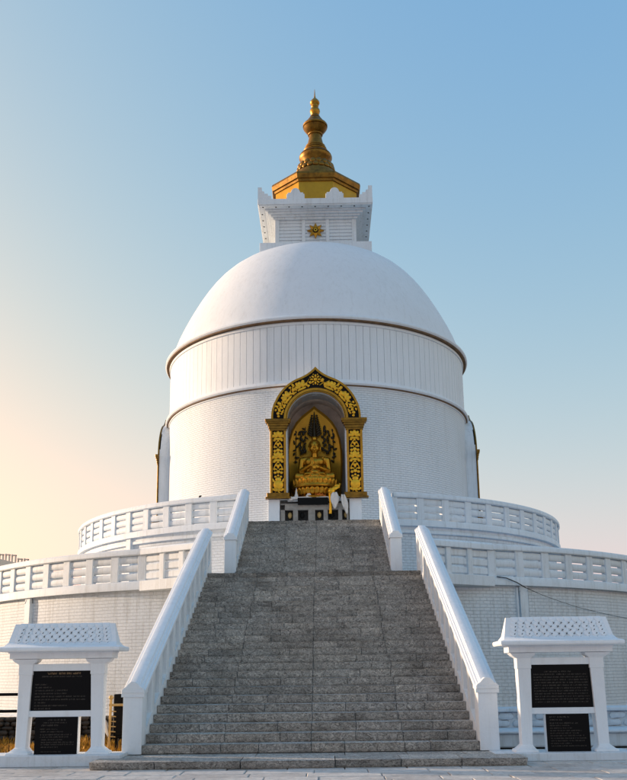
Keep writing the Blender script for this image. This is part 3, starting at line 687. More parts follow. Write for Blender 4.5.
def niche(label, rot, detailed):
    t = thing('shrine_niche', label, 'niche', (AX, YC, ZT), rot)
    yf = -RW-(PR if detailed else .31)                    # local front plane (box), local axes centred on the pagoda axis
    def P(name, b, m, par=None, loc=(0, 0, 0), **kw):
        me = b.mesh(name, **kw) if isinstance(b, MB) else b
        return obj(name, me, m, par or t, loc, 0, world=False)
    dz = -ZT
    def sh(b): b.v = [(x, y, z+dz) for x, y, z in b.v]; return b
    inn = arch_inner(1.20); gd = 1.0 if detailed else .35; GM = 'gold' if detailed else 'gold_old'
    ybk = -RW+.6
    # white body around the opening
    P('body', sh(band([(x*.985, z-.02) for x, z in ARCH], inn, yf+.06, ybk)), 'white_paint', smooth=40)
    for s in (-1, 1):
        b = MB(); x0, x1 = sorted((s*1.20, s*1.86)); b.box(x0, x1, yf+.06, ybk, ZT if not detailed else 8.38, 11.775); P('body', sh(b), 'white_paint')
    # interior shell
    b = MB(); nI = 12
    o = [(-x, z) for x, z in reversed(inn[1:])]+inn; o = [(-1.2, 8.42)]+o+[(1.2, 8.42)]
    vs_ = [(x, yf+.3, z) for x, z in o]+[(x, -RW+1.35, z) for x, z in o]; n = len(o)
    b.add(vs_, [(k, k+1, n+k+1, n+k) for k in range(n-1)]+[tuple(range(n, 2*n))])
    P('inner_wall', sh(b), 'niche_plaster', smooth=40)
    b = MB(); b.box(-1.2, 1.2, yf+.07, -RW+1.4, 8.3, 8.43); P('floor', sh(b), 'white_worn')
    # gilded frame
    P('arch_ground', sh(band(scaled_arch(.03), arch_inner(1.23), yf, yf+.1)), 'black_lacquer', smooth=40)
    rim = P('arch_rim', sh(band(ARCH, scaled_arch(.085), yf-.05*gd, yf+.13*gd)), GM, smooth=40)
    P('arch_rim', sh(band(arch_inner(1.345), arch_inner(1.245), yf-.045*gd, yf+.06)), GM, smooth=40)
    P('arch_rim', sh(band(arch_inner(1.225), arch_inner(1.195), yf-.02*gd, yf+.09)), GM, smooth=40)
    for s in (-1, 1):
        x0, x1 = sorted((s*1.27, s*1.90))
        b = MB(); b.box(x0, x1, yf+.0, yf+.12*gd, 8.62, 11.3); pil = P('pilaster', sh(b), 'black_lacquer')
        for a_, c_ in ((1.255, 1.345), (1.82, 1.915)):
            b = MB(); q0, q1 = sorted((s*a_, s*c_)); b.box(q0, q1, yf-.05*gd, yf+.13*gd, 8.63, 11.29); P('rim', sh(b), GM, pil, bev=.008)
        cap = MB(); xc = s*1.585
        for hw, z0, z1, pr in ((.36, 11.28, 11.36, .07), (.39, 11.36, 11.48, .09), (.43, 11.48, 11.58, .12), (.50, 11.58, 11.65, .16), (.53, 11.65, 11.765, .18)):
            cap.box(xc-hw, xc+hw, yf-pr*(gd+.2 if gd < 1 else 1), yf+.12*gd, z0, z1)
        P('capital', sh(cap), 'gold_old', bev=.012)
        fo = MB(); fo.box(xc-.46, xc+.46, yf-.13, yf+.14, 8.46, 8.64); fo.box(xc-.52, xc+.52, yf-.17, yf+.15, 8.40, 8.47); P('foot', sh(fo), 'gold_old', bev=.012)
        if detailed:
            zz = [('lotus', 11.08, 1.15), ('scroll', 10.72, 1.05), ('berry', 10.42, 1.2), ('lotus', 10.18, 1.2), ('scroll', 9.80, 1.15), ('berry', 9.50, 1.2), ('vase', 9.10, 1.25), ('leaf', 8.76, .8)]
            for kk, z, sc2 in zz:
                o2 = obj('ornament', ORN[kk], 'gold_bright', pil, (s*1.583, yf-.012, z+dz), 0, world=False, scale=(sc2*1.12, 1, sc2*1.08))
    if detailed:
        seq = ['rosette', 'leaf', 'lotus', 'scroll', 'berry', 'lotus', 'leaf', 'berry']
        mid = [((a[0]+b2[0])/2, (a[1]+b2[1])/2) for a, b2 in zip(scaled_arch(.1), arch_inner(1.345))]
        cum = [0]
        for a, b2 in zip(mid, mid[1:]): cum.append(cum[-1]+math.dist(a, b2))
        names = ['leaf', 'lotus', 'scroll', 'leaf', 'lotus', 'leaf', 'scroll', 'berry']
        at_ = lambda s_: next((Vector(mid[i]).lerp(Vector(mid[i+1]), (s_-cum[i])/(cum[i+1]-cum[i])) for i in range(NA-1) if cum[i+1] >= s_), Vector(mid[-1]))
        arch = rim
        obj('ornament', ORN['rosette'], 'gold_bright', arch, (0, yf-.012, 13.50+dz), 0, world=False, scale=(1.05, 1, 1.05))
        for s in (-1, 1):
            for k, nm in enumerate(names):
                q = at_(.43+k*(cum[-1]-.5)/(len(names)-.3)); ang = math.atan2(q.x, q.y-11.77)
                o2 = obj('ornament', ORN[nm], 'gold_bright', arch, (s*q.x, yf-.012, q.y+dz), 0, world=False, scale=(1.25, 1, 1.2))
                o2.rotation_euler = (0, s*ang, 0)
    return t
nf_ = niche('golden arched niche with black and gold carved frame above the stairs', 0, True)
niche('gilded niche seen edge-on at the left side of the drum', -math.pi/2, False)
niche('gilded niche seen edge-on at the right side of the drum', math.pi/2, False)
YN = YC-RW-PR
# white pedestal under the front niche with an open altar recess
pd = thing('niche_pedestal', 'white masonry pedestal beneath the golden niche at the head of the stairs', 'pedestal', (AX, YN, ZT))
b = MB(); b.box(-1.94, -1.46, YN+.03, YN+1.4, ZT, 8.40); obj('pier', b.mesh('pier', bev=.015), 'white_smooth', pd)
b = MB(); b.box(1.38, 1.88, YN+.03, YN+1.4, ZT, 8.40); obj('pier', b.mesh('pier', bev=.015), 'white_smooth', pd)
b = MB(); b.box(-1.46, 1.38, YN+.45, YN+1.4, ZT, 8.40); obj('back_wall', b, 'altar_grey', pd)
# ------------------------------------------------------------------ altar
al = thing('altar_table', 'grey altar table with small dark pigeonholes below the seated statue', 'table', (0, YN, ZT))
b = MB(); b.box(-1.42, 1.34, YN-.02, YN+.44, 8.165, 8.2); obj('top', b.mesh('top', bev=.01), 'altar_grey', al)
b = MB(); b.box(-1.40, 1.32, YN+.2, YN+.43, ZT, 7.94); obj('back_panel', b, 'void_shade', al)  # shade of the pigeonholes is put into this panel's colour
for x0, x1 in ((-1.42, -1.25), (-.92, -.72), (-.30, -.02), (.32, .50), (.92, 1.08), (1.26, 1.34)):
    b = MB(); b.box(x0, x1, YN, YN+.3, ZT, 7.945); obj('upright', b.mesh('upright', bev=.006), 'altar_grey', al)
b = MB(); b.box(-1.25, 1.26, YN+.01, YN+.3, 7.94, 8.165); obj('shelf', b, 'altar_grey', al)
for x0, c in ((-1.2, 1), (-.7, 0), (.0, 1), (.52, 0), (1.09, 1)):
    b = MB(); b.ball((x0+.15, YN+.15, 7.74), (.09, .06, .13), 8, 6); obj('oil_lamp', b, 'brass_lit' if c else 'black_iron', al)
b = MB(); b.box(-.72, .52, YN-.10, YN-.04, 8.13, 8.43); tag(obj('name_board', b.mesh('name_board', bev=.008), 'granite_black'), 'plain black board propped in front of the altar table', 'board')
b = MB(); b.box(-1.05, 1.0, YN-.06, YN+.5, 8.40, 8.47)
for k in range(15):
    x = -1.0+k*.135; b.ball((x, YN-.05, 8.40+random.uniform(-.02, .03)), (.09, .03, random.uniform(.04, .09)), 8, 5)
tag(obj('altar_cloth', b.mesh('altar_cloth', bev=0), 'cloth_white'), 'crumpled white cloth along the ledge under the lotus throne', 'cloth')
b = MB(); b.lathe([(.07, 8.47), (.075, 8.56), (.05, 8.6), (.035, 8.72), (.015, 8.82), (.001, 8.88)], 12, 0, 360, (-.78, YN+.05)); tag(obj('candle', b, 'cloth_white'), 'small white candle at the left end of the altar ledge', 'candle')
b = MB(); b.add([(-.42, YN-.02, 8.47), (-.12, YN-.02, 8.47), (-.26, YN+.0, 8.70), (-.27, YN+.14, 8.47)], [(0, 1, 2), (1, 3, 2), (3, 0, 2), (0, 3, 1)]); tag(obj('folded_card', b.mesh('folded_card', smooth=None), 'cloth_white'), 'white pointed folded card leaning on the altar ledge', 'card')
b = MB()
for k in range(16): b.ball((random.uniform(.0, .42), YN-.02+random.uniform(0, .1), 8.5+random.uniform(0, .1)), (.055, .05, .04), 7, 5)
tag(obj('flower_offering', b, 'flower_orange'), 'heap of orange marigold offerings on the altar ledge', 'flowers')
b = MB(); b.tube([(.60, YN-.08, 7.75), (.62, YN-.09, 8.2), (.60, YN-.08, 8.55), (.66, YN-.12, 8.72), (.80, YN-.14, 8.80), (.95, YN-.12, 8.86), (1.02, YN-.1, 8.98)], [.06, .055, .07, .10, .09, .07, .05], 10); b.ball((.66, YN-.13, 8.68), (.15, .1, .12), 10, 7); b.ball((.9, YN-.12, 8.9), (.12, .06, .06), 8, 6)
tag(obj('golden_ornament', b.mesh('golden_ornament', smooth=60), 'gold_bright'), 'curved golden ornament standing at the right of the altar', 'ornament')
for q, (x0, zt, zb_, ln) in enumerate(((.78, 8.62, 7.98, .30), (1.12, 8.52, 7.75, .22))):
    b = MB(); vs_ = []; n = 7
    for j in range(9):
        v = j/8
        for i in range(n):
            u = i/(n-1); wd = ln*(.55+.6*math.sin(math.pi*min(1, v*1.1)))
            vs_.append((x0+(u-.5)*wd+.14*v*q, YN-.17-.03*math.sin(u*9+v*3)-.02*v, zt+(zb_-zt)*v+.05*math.cos(u*3.1*2)*v))
    b.add(vs_, [(j*n+i, j*n+i+1, (j+1)*n+i+1, (j+1)*n+i) for j in range(8) for i in range(n-1)])
    o = obj('prayer_scarf', b.mesh('prayer_scarf', smooth=60), 'cloth_white')
    md = o.modifiers.new('thick', 'SOLIDIFY'); md.thickness = .015
    tag(o, ('white prayer scarf hanging over the golden ornament' if q == 0 else 'narrow white prayer scarf hanging at the far right of the altar'), 'scarf')

# ------------------------------------------------------------------ seated statue
SX, SY, SZ = -.015, 37.25, 9.27
stt = thing('buddha_statue', 'golden seated Buddha on a lotus throne inside the arched niche', 'statue', (SX, SY, 8.43))
bd = MB()
def caps(p, q, r0, r1, n=7):
    p, q = Vector(p), Vector(q)
    for k in range(n): 
        f = k/(n-1); c = p.lerp(q, f); bd.ball(c, r0+(r1-r0)*f, 12, 8)
bd.ball((0, .05, .20), (.46, .36, .24), 16, 10); bd.ball((0, .02, .50), (.36, .25, .38), 16, 10); bd.ball((0, .0, .77), (.43, .25, .26), 16, 10)
caps((-.42, .02, .90), (.42, .02, .90), .155, .155, 9)
for s in (-1, 1): bd.ball((s*.2, -.14, .80), (.2, .12, .16), 12, 8); bd.ball((s*.2, .05, .99), (.22, .13, .08), 12, 8)
caps((0, .02, 1.0), (0, -.01, 1.24), .15, .135, 5)
bd.ball((0, -.02, 1.46), (.225, .245, .31), 16, 12); bd.ball((0, -.06, 1.28), (.15, .16, .11), 12, 8); bd.ball((0, .04, 1.55), (.262, .26, .25), 16, 10); bd.ball((0, .04, 1.83), (.125, .125, .12), 12, 8)
for s in (-1, 1):
    bd.ball((s*.25, .02, 1.40), (.035, .06, .17), 8, 8)
    bd.ball((s*.095, -.235, 1.475), (.06, .03, .022), 8, 6); bd.ball((s*.10, -.235, 1.545), (.085, .03, .018), 8, 6, Matrix.Rotation(R_(s*10), 3, 'Y'))
    bd.ball((s*.11, -.18, 1.36), (.08, .06, .08), 8, 6)
bd.ball((0, -.265, 1.43), (.032, .045, .085), 8, 8); bd.ball((0, -.275, 1.385), (.05, .04, .03), 8, 6); bd.ball((0, -.24, 1.315), (.075, .035, .022), 8, 6); bd.ball((0, -.235, 1.285), (.055, .035, .02), 8, 6)
for s in (-1, 1):
    caps((s*.53, .03, .88), (s*.60, -.02, .42), .15, .115, 8)
    caps((s*.60, -.02, .42), (s*.17, -.36, .52 if s > 0 else .60), .11, .07, 9)
    caps((s*.22, .05, .17), (s*.72, -.22, .15), .22, .17, 7)
    caps((s*.72, -.22, .14), (-s*.10, -.50, .115), .165, .10, 9)
    bd.ball((-s*.28, -.46, .22), (.17, .09, .06), 10, 6)
# hands in teaching gesture
bd.ball((-.10, -.40, .66), (.075, .045, .10), 10, 8); bd.ball((.09, -.42, .52), (.10, .05, .08), 10, 8)
for k, (l, dx) in enumerate(((.17, -.055), (.19, -.02), (.18, .015), (.14, .045))):
    p0 = Vector((-.10+dx, -.41, .73)); caps(p0, p0+Vector((dx*.3, -.02, l*.55)), .024, .022, 4); caps(p0+Vector((dx*.3, -.02, l*.55)), p0+Vector((dx*.4, -.06, l)), .022, .017, 4)
    p0 = Vector((.02, -.44, .50+dx)); caps(p0, p0+Vector((-l*.5, -.03, .01)), .024, .022, 4); caps(p0+Vector((-l*.5, -.03, .01)), p0+Vector((-l*.75, .02, .03)), .022, .017, 4)
caps((-.04, -.43, .65), (-.01, -.46, .74), .027, .02, 4); caps((.08, -.45, .58), (.0, -.47, .63), .027, .02, 4)
# robe edge across the chest and lap folds
for k in range(3): caps((.36-.03*k, -.14, .98-.05*k), (-.30, -.24-.0*k, .52-.07*k), .035, .03, 12)
for k in range(4): caps((-.45+.05*k, -.45-.02*k, .16+.03*k), (.45-.05*k, -.45-.02*k, .16+.03*k), .03, .03, 12)
bd.ball((0, -.50, .28), (.17, .10, .10), 10, 8)
me = bd.mesh('body_raw', merge=False)
raw = bpy.data.objects.new('body_raw', me); COL.objects.link(raw)
md = raw.modifiers.new('r', 'REMESH'); md.mode = 'VOXEL'; md.voxel_size = .017
md = raw.modifiers.new('s', 'SMOOTH'); md.factor = .5; md.iterations = 3
dg = bpy.context.evaluated_depsgraph_get(); dg.update()
nm = bpy.data.meshes.new_from_object(raw.evaluated_get(dg)); nm.name = 'body'
bpy.data.objects.remove(raw); nm.materials.clear(); nm.shade_smooth()
obj('body', nm, 'gold_statue', stt, (SX, SY, SZ))
b = MB(); b.lathe([(.85, 8.43), (.9, 8.5), (.72, 8.62), (.70, 8.78), (.80, 8.86), (1.0, 8.92), (1.02, 8.97)], 40, 0, 360, (SX, SY+.1))
b.lathe([(1.02, 8.97), (.98, 9.05), (.95, 9.30), (.2, 9.31)], 40, 0, 360, (SX, SY+.1)); th_ = obj('lotus_throne', b, 'gold_statue', stt)
pt = MB(); pt.ball((0, 0, 0), (.115, .05, .17), 8, 7); pt = pt.mesh('lotus_petal')
for k in range(28):
    a = 2*math.pi*k/28; o = obj('lotus_petal', pt, 'gold_statue', th_); o.location = (SX+.985*math.sin(a), SY+.1-.985*math.cos(a), 9.12); o.rotation_euler = (R_(10), 0, a)
    o = obj('lotus_petal', pt, 'gold_statue', th_); o.location = (SX+.86*math.sin(a+.1), SY+.1-.86*math.cos(a+.1), 8.74); o.rotation_euler = (R_(25), 0, a+.1)
# mandorla
MP = [(0, 12.70), (.12, 12.58), (.30, 12.43), (.52, 12.24), (.74, 11.98), (.92, 11.65), (1.05, 11.2), (1.11, 10.7), (1.12, 10.1), (1.09, 9.5), (1.04, 8.9), (1.02, 8.44)]
MP = [(x*1.055, z) for x, z in MP]
MY = SY+.55
b = MB(); o = [(-x, z) for x, z in reversed(MP[1:])]+MP; n = len(o); vs_ = []
cz_ = 10.4
for f, y in ((1.0, MY-.02), (.93, MY-.10), (.80, MY-.02), (.45, MY+.12)):
    vs_ += [(SX+x*f, y, cz_+(z-cz_)*f) for x, z in o]
vs_ += [(SX, MY+.16, cz_)]+[(SX+x, MY+.12, z) for x, z in o]
fs = []
for j in range(3): fs += [(j*n+k, j*n+k+1, (j+1)*n+k+1, (j+1)*n+k) for k in range(n-1)]+[(j*n+n-1, j*n, (j+1)*n, (j+1)*n+n-1)]
fs += [(3*n+k, 3*n+(k+1) % n, 4*n) for k in range(n)]
q = 4*n+1; fs += [(k, q+k, q+(k+1) % n, (k+1) % n) for k in range(n)]+[tuple(q+k for k in range(n))]
b.add(vs_, fs); halo = obj('halo_panel', b.mesh('halo_panel', smooth=50), 'gold_panel', stt)
# dark leafy tree relief on the panel
tr = MB(); rl = random.Random(5); yr = MY-.06
tr.tube([(SX, yr, 11.2), (SX, yr, 12.1), (SX, yr, 12.42)], [.10, .05, .02], 8)
for k in range(9):
    z = 11.35+k*.105; l = .26-.022*k
    for s in (-1, 1): tr.ball((SX+s*(.06+l*.5), yr, z+.06), (l*.6, .03, .05), 8, 5, Matrix.Rotation(R_(-s*38), 3, 'Y'))
for s in (-1, 1):
    for c, (x, z0, z1) in enumerate(((.40, 10.6, 11.75), (.60, 10.55, 11.6), (.80, 10.15, 11.65))):
        tr.tube([(SX+s*x, yr+.02, z0), (SX+s*(x-.02), yr+.02, z1)], .014, 5)
        for k in range(9):
            tr.ball((SX+s*(x+rl.uniform(-.075, .075)), yr+.01, z0+(z1-z0)*(k+.5)/9+rl.uniform(-.03, .03)), (rl.uniform(.06, .12), .03, rl.uniform(.035, .065)), 7, 5, Matrix.Rotation(rl.uniform(0, 3.1), 3, 'Y'))
kind(obj('leaf_relief', tr.mesh('leaf_relief', smooth=60, merge=False), 'relief_dark', stt), 'stuff')

# ------------------------------------------------------------------ notice boards
tile = MB()
tp = [(-.062, .05), (-.055, -.02), (0, -.062), (.055, -.02), (.062, .05)]
tile.add([(x, -.004-(.016 if z < -.05 else (.010 if z < 0 else .0)), z) for x, z in tp]+[(x, .012, z) for x, z in tp]+[(-.0, -.022, .0)], [(0, 1, 10), (1, 2, 10), (2, 3, 10), (3, 4, 10), (4, 0, 10), (0, 5, 6, 1), (1, 6, 7, 2), (2, 7, 8, 3), (3, 8, 9, 4)])
tile = tile.mesh('roof_tile', smooth=None)
notch_shadow = MB(); notch_shadow.ball((0, 0, 0), (.011, .012, .016), 6, 4, Matrix.Rotation(R_(35), 3, 'Y')); notch_shadow = notch_shadow.mesh('tile_notch_shadow')
def letters(b, x0, x1, z, h, y, rnd, dens=1.0):
    x = x0
    while x < x1:
        wlen = rnd.randint(2, 8)
        for k in range(wlen):
            if x > x1: break
            lw = h*.55
            for s in range(2):
                if rnd.random() < .75: b.box(x+s*lw*.6, x+s*lw*.6+h*.14, y, y+.004, z, z+h*rnd.choice((.7, 1, 1)))
            if rnd.random() < .8: 
                zz = z+h*rnd.choice((.05, .45, .8)); b.box(x, x+lw*.8, y-.0005, y+.003, zz, zz+h*.16)
            x += lw*1.25
        x += h*.6
def notice(label, cx, cy, zp, flip, lines1, lines2, seed, heads):
    rnd = random.Random(seed)
    t = thing('notice_board', label, 'notice board', (cx, cy, ZG))
    def P(name, b, m, par=None, bev=0, seg=1, smooth=35): return obj(name, b.mesh(name, bev=bev, seg=seg, smooth=smooth), m, par or t)
    b = MB(); b.box(cx-1.35, cx+1.20, cy-.22, cy+.55, ZG, zp); P('plinth', b, 'white_worn', bev=.015)
    for s in (-1, 1):
        xo, xi = cx+s*.80, cx+s*.555
        b = MB()
        def pr(zs):
            vs_ = []
            for z, w0, w1, d in zs:
                vs_ += [(cx+s*w0, cy-d, z), (cx+s*w1, cy-d, z), (cx+s*w1, cy+.26+d*.2, z), (cx+s*w0, cy+.26+d*.2, z)]
            n = len(zs); fs = [(0, 1, 2, 3), tuple(4*(n-1)+k for k in range(4))]
            for i in range(n-1): fs += [(4*i+k, 4*i+(k+1) % 4, 4*i+4+(k+1) % 4, 4*i+4+k) for k in range(4)]
            return vs_, fs
        b.add(*pr([(zp, .52, .95, .10), (zp+.045, .53, .93, .09), (zp+.05, .55, .90, .06), (zp+.11, .60, .82, .03), (zp+.13, .605, .80, 0), (1.49, .555, .80, 0), (1.495, .545, .81, .008), (1.68, .545, .81, .008), (1.70, .525, .84, .02), (1.73, .48, .89, .035), (1.78, .455, .935, .05)]))
        P('post', b, 'white_smooth', bev=.006)
    b = MB(); b.box(cx-.97, cx+.97, cy-.10, cy+.36, 1.785, 1.905); b.box(cx-.99, cx+.99, cy-.12, cy+.38, 1.89, 1.918); P('beam', b, 'white_smooth', bev=.006)
    # roof : moulded eave, concave front and back slopes, gable ends
    b = MB(); pf = [(-.30, 1.915), (.56, 1.915), (.575, 1.94), (.575, 1.985), (.54, 2.0), (.43, 2.02), (.30, 2.09), (.16, 2.44), (.10, 2.44), (-.04, 2.09), (-.17, 2.02), (-.28, 2.0), (-.315, 1.985), (-.315, 1.94)]
    hl = [1.125, 1.125, 1.14, 1.14, 1.125, 1.06, 1.02, .95, .95, 1.02, 1.06, 1.125, 1.14, 1.14]
    n = len(pf); vs_ = [(cx-h, cy+.0+y, z) for (y, z), h in zip(pf, hl)]+[(cx+h, cy+y, z) for (y, z), h in zip(pf, hl)]
    b.add(vs_, [(i, (i+1) % n, n+(i+1) % n, n+i) for i in range(n)])
    # ends
    for o_ in (0, n):
        b.f += [[o_+q for q in (0, 1, 2, 13)], [o_+q for q in (13, 2, 3, 12)], [o_+q for q in (12, 3, 4, 11)], [o_+q for q in (11, 4, 5, 10)], [o_+q for q in (10, 5, 6, 9)], [o_+q for q in (9, 6, 7, 8)]]; b.uv += [None]*6
    roof = P('roof', b, 'white_smooth', smooth=25)
    rows = 5; y0, z0, y1, z1 = cy-.040, 2.095, cy+.100, 2.435
    tilt = math.atan2(y1-y0, z1-z0)
    for r in range(rows):
        f = (r+.62)/rows; nn_ = 13 if r % 2 else 12; w_ = .985-.085*f
        for k in range(nn_):
            x = cx+((k+.5)/nn_*2-1)*(w_-.05)+(0 if not flip else .0)
            o = obj('roof_tile', tile, 'white_smooth', roof); o.location = (x, y0+(y1-y0)*f-.004, z0+(z1-z0)*f-.01); o.rotation_euler = (-tilt, 0, rnd.uniform(-.05, .05)); o.scale = (1.1, 1, 1.05)
    nt_ = MB()
    for r in range(rows):
        f = (r+.62)/rows; nn_ = 13 if r % 2 else 12; w_ = .985-.085*f
        for k in range(nn_):
            x = cx+((k+.5)/nn_*2-1)*(w_-.05)
            nt_.ball((x+.012, y0+(y1-y0)*f-.05, z0+(z1-z0)*f-.078), (.0095, .016, .02), 6, 4, Matrix.Rotation(R_(45), 3, 'Y'))
    kind(P('notch_shadows', nt_, 'tile_shadow', roof), 'stuff')  # dark beads below the tile tips, painted as their shade
    # frame rails
    b = MB(); b.box(cx-.56, cx+.56, cy+.03, cy+.23, 1.56, 1.69); P('rail', b, 'white_smooth', bev=.005)
    b = MB(); b.box(cx-.60, cx+.60, cy+.03, cy+.23, zp+.67, zp+.78); P('rail', b, 'white_smooth', bev=.005)
    b = MB(); b.box(cx-.565, cx+.565, cy+.06, cy+.18, zp+.775, 1.565); pl = P('upper_plaque', b, 'granite_black')
    b = MB(); xo = cx+(-.05 if not flip else .06); b.box(xo-.40, xo+.40, cy+.02, cy+.20, zp, zp+.675); P('plaque_block', b, 'white_smooth')
    b = MB(); b.box(xo-.395, xo+.395, cy+.002, cy+.021, zp+.004, zp+.668); pl2 = P('lower_plaque', b, 'granite_black')
    # lettering, too small to read
    b = MB()
    for (z, h, a0, a1) in heads: letters(b, cx+a0, cx+a1, z, h, cy+.0575, rnd)
    if heads: kind(P('heading', b, 'letter_gold', pl, smooth=None), 'stuff')
    b = MB()
    for (z, h, a0, a1) in lines1: letters(b, cx+a0, cx+a1, z, h, cy+.0575, rnd)
    kind(P('inscription', b, 'letter_dim', pl, smooth=None), 'stuff')
    b = MB()
    for (z, h, a0, a1) in lines2: letters(b, xo+a0, xo+a1, zp+z, h, cy-.0005, rnd)
    kind(P('inscription', b, 'letter_dim', pl2, smooth=None), 'stuff')
    return t
ln1 = [(1.30-.055*k, .024, -.50, random.choice((-.2, -.28, .1, .45))) for k in range(9)]
ln2 = [(.60, .03, -.16, .17), (.555, .02, -.24, .18), (.505, .03, -.28, .03), (.44, .02, -.3, .02), (.395, .02, -.3, .12), (.34, .022, -.3, .28), (.30, .022, -.3, .22), (.25, .022, -.27, .12), (.205, .022, -.27, .33), (.165, .022, -.27, .33), (.12, .02, -.27, .05), (.04, .018, -.27, .1)]
notice('roofed white notice board with two black plaques left of the stairs', -4.655, 17.5, .055, False, ln1+[(1.445, .026, -.38, .36)], ln2, 3, [(1.495, .036, -.28, .36)])
ln1b = [(1.42-.05*k, .024, -.50 if k else -.3, .50 if k else .2) for k in range(12)]
ln2b = [(.60, .026, -.33, .05), (.55, .022, -.33, -.1), (.49, .024, -.33, .2)]+[(.45-.045*k, .02, -.33, random.uniform(.0, .33)) for k in range(9)]
notice('roofed white notice board with two black plaques right of the stairs', 4.70, 17.5, 0.0, True, ln1b, ln2b, 4, [])

# ------------------------------------------------------------------ low walls, fence, gate, grass beside the stairs
rw_ = thing('rubble_wall', 'low dark rubble stone wall behind the left notice board', 'wall', (-7, 22.6, ZG))
stones = []
for k in range(5):
    b = MB(); rl = random.Random(k)
    b.ball((0, 0, 0), (.5, .5, .5), 7, 5); b.v = [(max(-.46, min(.46, x*1.25))+rl.uniform(-.05, .05), max(-.46, min(.46, y*1.25)), max(-.46, min(.46, z*1.3))+rl.uniform(-.05, .05)) for x, y, z in b.v]; stones.append(b.mesh('stone', smooth=40))
b = MB(); b.box(-11, -3.6, 22.75, 23.1, ZG, .50); obj('core', b, 'rubble', rw_)
z = ZG; 
while z < .45:
    h = random.uniform(.09, .14); x = -10.5
    while x < -3.65:
        wd = random.uniform(.14, .32)
        obj('stone', random.choice(stones), 'rubble', rw_, (x+wd/2, 22.72, z+h/2), 0, scale=(wd*1.02, .25, h*1.04)); x += wd
    z += h
tw_ = thing('tiered_wall', 'low tiered whitewashed wall behind the right notice board', 'wall', (7, 22, ZG))
b = MB(); b.box(3.6, 12, 22.6, 23.4, ZG, .50); obj('upper_tier', b.mesh('upper_tier', bev=.03), 'white_worn', tw_)
b = MB(); b.box(3.6, 12, 22.45, 23.45, .50, .585); obj('coping', b.mesh('coping', bev=.02), 'white_worn', tw_)
b = MB(); b.box(3.62, 12, 20.4, 22.7, ZG, .14); obj('lower_tier', b.mesh('lower_tier', bev=.03), 'white_worn', tw_)
b = MB(); b.box(3.62, 12, 20.3, 20.8, .14, .195); obj('coping', b.mesh('coping', bev=.02), 'white_worn', tw_)
wstones = [m_.copy() for m_ in stones]
for m_ in wstones: m_.materials.clear()
x = 3.75
while x < 11.5:
    for r in range(3):
        wd = .42; obj('stone', random.choice(wstones), 'white_worn', tw_, (x+wd/2+.1*r, 22.60, -.0+.17*r+.06), 0, scale=(wd*.97, .16, .155))
    x += .44
# grass
gr = MB(); rl = random.Random(11)
for k in range(9000):
    x = rl.uniform(-9.6, -3.65); y = rl.uniform(18.8, 22.5); hgt = rl.uniform(.07, .25)*(1.2 if math.sin(x*3.1)+math.sin(y*2.3+x) > .2 else .7)
    a = rl.uniform(0, 3.14); wd = rl.uniform(.012, .03); dx, dy = math.cos(a)*wd, math.sin(a)*wd; lx, ly = rl.uniform(-.08, .08), rl.uniform(-.08, .08)
    zb = ZG-.03+.05*math.sin(x*1.7)*math.sin(y*1.3)
    gr.add([(x-dx, y-dy, zb), (x+dx, y+dy, zb), (x+lx*.5+dx*.6, y+ly*.5+dy*.6, zb+hgt*.6), (x+lx, y+ly, zb+hgt), (x+lx*.5-dx*.6, y+ly*.5-dy*.6, zb+hgt*.6)], [(0, 1, 2, 3, 4)])
gme = bpy.data.meshes.new('grass'); gme.from_pydata(gr.v, [], gr.f)
go = kind(obj('grass', gme, 'dry_grass'), 'stuff'); go['label'] = 'dry golden grass between the left notice board and the rubble wall'; go['category'] = 'grass'
hr = thing('metal_handrail', 'black metal handrail running behind the left notice board', 'railing', (-7.5, 20.2, ZG))
for z in (1.09, .74):
    b = MB(); b.tube([(-10.5, 20.2, z), (-6.05, 20.2, z-.0)], .032, 8); obj('bar', b, 'black_iron', hr)
for x in (-10.2, -8.2, -6.1):
    b = MB(); b.tube([(x, 20.2, ZG), (x, 20.2, 1.1)], .035, 8); obj('post', b, 'black_iron', hr)
cb = thing('metal_cabinet', 'black metal cabinet beside the left end of the stairs', 'cabinet', (-4.0, 19.6, ZG))
b = MB(); b.box(-4.11, -3.66, 19.5, 19.9, .20, 1.08); obj('box', b.mesh('box', bev=.015), 'black_iron', cb)
b = MB(); b.box(-4.09, -3.68, 19.485, 19.5, .26, .80); obj('door', b.mesh('door', bev=.006), 'black_iron', cb)
for x in (-4.05, -3.75):
    b = MB(); b.box(x-.03, x+.03, 19.6, 19.7, ZG, .22); obj('leg', b, 'black_iron', cb)
fr = thing('tubular_frame', 'sunlit pale metal frame with short rungs in front of the black cabinet', 'frame', (-4.3, 19.3, ZG))
b = MB(); b.tube([(-4.135, 19.3, ZG), (-4.115, 19.3, 1.0)], .028, 8); obj('post', b, 'brass_lit', fr)
b = MB(); b.tube([(-4.15, 19.3, .87), (-3.68, 19.3, .87)], .026, 8); obj('crossbar', b, 'brass_lit', fr)
b = MB(); b.ball((-4.115, 19.3, 1.02), .05, 10, 7); obj('knob', b, 'brass_lit', fr)
for k in range(6):
    b = MB(); b.tube([(-4.13, 19.3, .25+.1*k), (-4.0, 19.28, .24+.1*k)], .012, 6); obj('rung', b, 'brass_lit', fr)
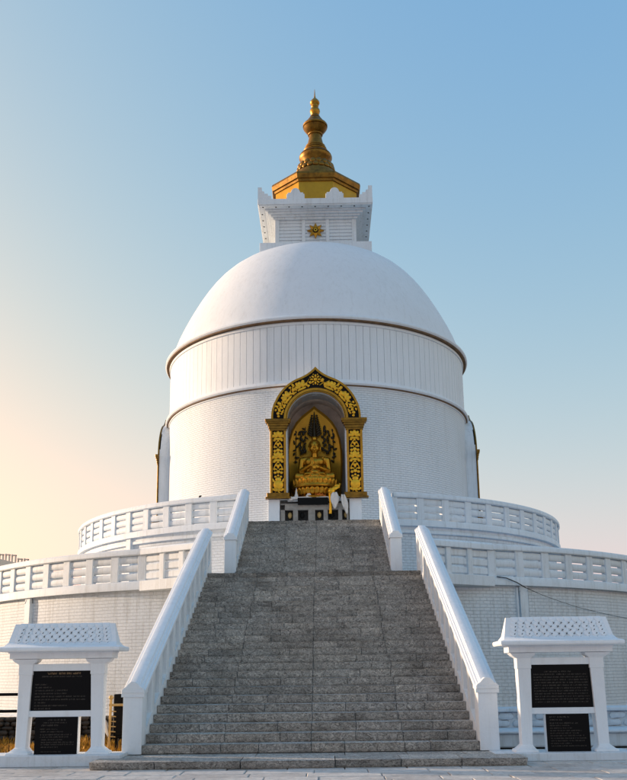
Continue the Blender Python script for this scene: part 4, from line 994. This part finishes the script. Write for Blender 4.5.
b = MB(); b.lathe([(.001, -.02), (.16, -.015), (.20, .0), (.16, .02), (.001, .03)], 20, 0, 360); me = b.mesh('white_dish'); me.transform(Matrix.Translation((-4.20, 19.33, .42)) @ Matrix.Rotation(R_(72), 4, 'Y')); tag(obj('white_dish', me, 'cloth_white'), 'white dish hanging on the pale metal frame beside the stairs', 'dish')
# cable on the right terrace
cbp = []
for (an, r, z) in ((21.4, RT1+.17, 4.42), (22.6, RT1+.20, 4.38), (24.0, RT1+.22, 4.24), (25.2, RT1+.22, 4.08), (28, RT1+.12, 3.86), (31, RT1+.05, 3.68), (34, RT1+.02, 3.52), (38, RT1+.0, 3.38), (42, RT1-.02, 3.28), (46, RT1-.02, 3.22), (52, RT1-.02, 3.18)):
    cbp.append((AX+r*math.sin(R_(an)), YC-r*math.cos(R_(an)), z))
b = MB(); b.tube(cbp[:4], .017, 6); b.tube(cbp[3:], [.012]+[.007]*7, 6); tag(obj('cable', b, 'cable_black'), 'thin dark cable sagging across the right lower terrace wall', 'cable')
# small dark lamp on the upper left balustrade
an = R_(-23.2); lp = (AX+(RT2)*math.sin(an), YC-RT2*math.cos(an), 8.01)
b = MB(); b.lathe([(.09, 0), (.09, .03), (.05, .04), (.05, .06)], 12); b.ball((0.03, -.02, .11), (.11, .08, .055), 10, 6, Matrix.Rotation(R_(-20), 3, 'Y')); me = b.mesh('spotlight'); me.transform(Matrix.Translation(lp) @ Matrix.Scale(.55, 4)); tag(obj('spotlight', me, 'black_iron'), 'tiny black spotlight on top of the upper left balustrade', 'lamp')
# far building beyond the left terrace
fb = thing('distant_building', 'brown rooftop paled for haze, with small frames beyond the left terrace', 'building', (-37, 80, ZG))
b = MB(); b.prism([(-60, ZG), (-25.6, ZG), (-25.6, 10.95), (-28.8, 11.75), (-60, 19)], 80, 92, 'y'); obj('wall', b, 'far_wall_haze', fb)
for k in range(7):
    x = -29.4+k*.56; z = 11.9-.14*k
    b = MB(); h = (.55, .75, .5, .62, .7, .5, .6)[k]
    b.box(x-.2, x-.11, 80.1, 80.3, z-.8, z+h); b.box(x+.11, x+.2, 80.1, 80.3, z-.8, z+h-.05); b.box(x-.2, x+.2, 80.05, 80.35, z+h-.14, z+h-.05)
    obj('roof_frame', b, 'far_wall_haze', fb)
